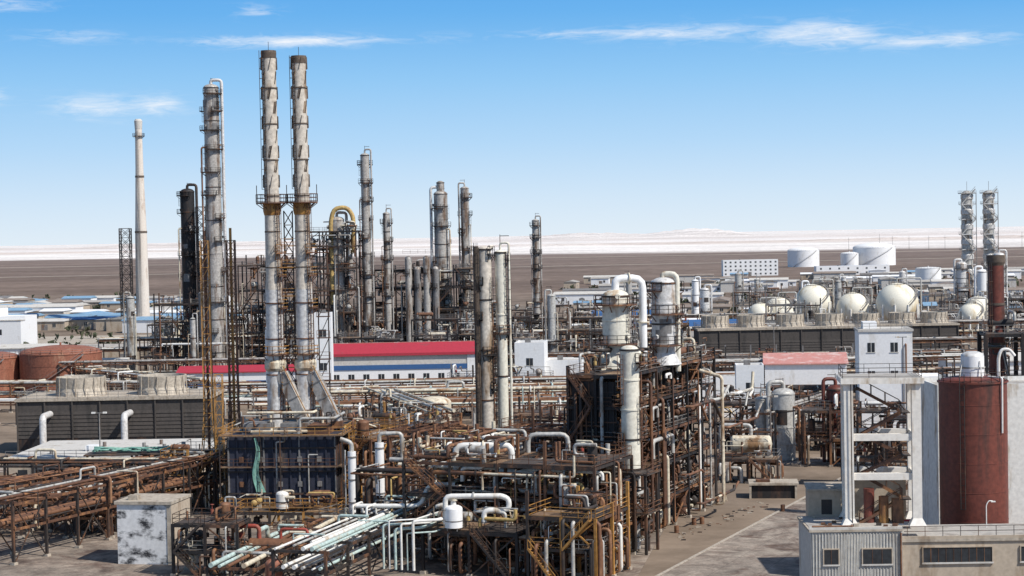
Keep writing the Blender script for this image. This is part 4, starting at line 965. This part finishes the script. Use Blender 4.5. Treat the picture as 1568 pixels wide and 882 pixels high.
for p,c in ((.02,S(209,230,248)),(.05,S(179,216,248)),(.085,S(146,200,245)),(.12,S(108,178,239))): k=e.new(p); k.color=c
l.new(sep.outputs[2],rp.inputs[0])
sc=n.new('ShaderNodeVectorMath'); sc.operation='SCALE'; l.new(rp.outputs[0],sc.inputs[0]); sc.inputs['Scale'].default_value=1/.11
up=n.new('ShaderNodeMapRange'); up.inputs[1].default_value=.15; up.inputs[2].default_value=.45; l.new(sep.outputs[2],up.inputs[0])
mixs=n.new('ShaderNodeMix'); mixs.data_type='RGBA'; l.new(up.outputs[0],mixs.inputs[0]); l.new(sc.outputs[0],mixs.inputs[6]); l.new(sky.outputs[0],mixs.inputs[7])
ax=mth('DIVIDE',sep.outputs[0],mth('MAXIMUM',mth('ABSOLUTE',sep.outputs[1]),.05)); az_=sep.outputs[2]
tot=None
for cx,cz,sx,sz,a in ((-.117,.1065,.055,.0035,1.2),(.172,.1045,.032,.007,1),(.235,.0985,.045,.004,.9),(.10,.107,.045,.006,.7),(-.225,.072,.03,.007,.8),(-.188,.073,.014,.006,.7),(-.137,.1225,.012,.004,.8),(-.275,.125,.03,.004,.8),(-.24,.109,.03,.004,.6),(.03,.108,.06,.003,.55),(-.285,.078,.012,.006,.7)):
    dx=mth('DIVIDE',mth('SUBTRACT',ax,cx),sx); dz=mth('DIVIDE',mth('SUBTRACT',az_,cz),sz)
    d2=mth('ADD',mth('MULTIPLY',dx,dx),mth('MULTIPLY',dz,dz)); g_=mth('MULTIPLY',mth('EXPONENT',mth('MULTIPLY',d2,-1)),a)
    tot=g_ if tot is None else mth('ADD',tot,g_)
mp=n.new('ShaderNodeMapping'); mp.inputs['Scale'].default_value=(26,26,150); mp.inputs['Rotation'].default_value=(0,rad(1),0); l.new(tc.outputs['Generated'],mp.inputs[0])
no=n.new('ShaderNodeTexNoise'); no.inputs['Scale'].default_value=1.8; no.inputs['Detail'].default_value=8; no.inputs['Roughness'].default_value=.66; no.inputs['Distortion'].default_value=.7; l.new(mp.outputs[0],no.inputs['Vector'])
cm=mth('MULTIPLY',mth('SUBTRACT',mth('ADD',mth('MULTIPLY',no.outputs['Fac'],1.8),mth('MULTIPLY',tot,.6)),1.0),1.0,None,True)
cm=mth('MULTIPLY',cm,mth('MULTIPLY',tot,1.3,None,True))
mx=n.new('ShaderNodeMix'); mx.data_type='RGBA'; l.new(cm,mx.inputs[0]); l.new(mixs.outputs[2],mx.inputs[6]); mx.inputs[7].default_value=(8.6,8.8,9.1,1)
l.new(mx.outputs[2],bg.inputs['Color'])
sd=bpy.data.lights.new('sun','SUN'); sd.energy=4.8; sd.angle=rad(.5); sd.color=(1,.96,.90)
so=bpy.data.objects.new('sun',sd); scene.collection.objects.link(so); so.rotation_euler=sun_dir.to_track_quat('Z','Y').to_euler(); so.location=(0,0,300)
cam=bpy.data.cameras.new('camera'); cam.sensor_width=36; cam.lens=36*2800/1568; cam.clip_start=1; cam.clip_end=100000
co=bpy.data.objects.new('camera',cam); scene.collection.objects.link(co)
co.matrix_world=Matrix.Translation((0,0,38))@Matrix.Rotation(rad(90-1.66),4,'X')@Matrix.Rotation(rad(-1.1),4,'Z')
scene.camera=co
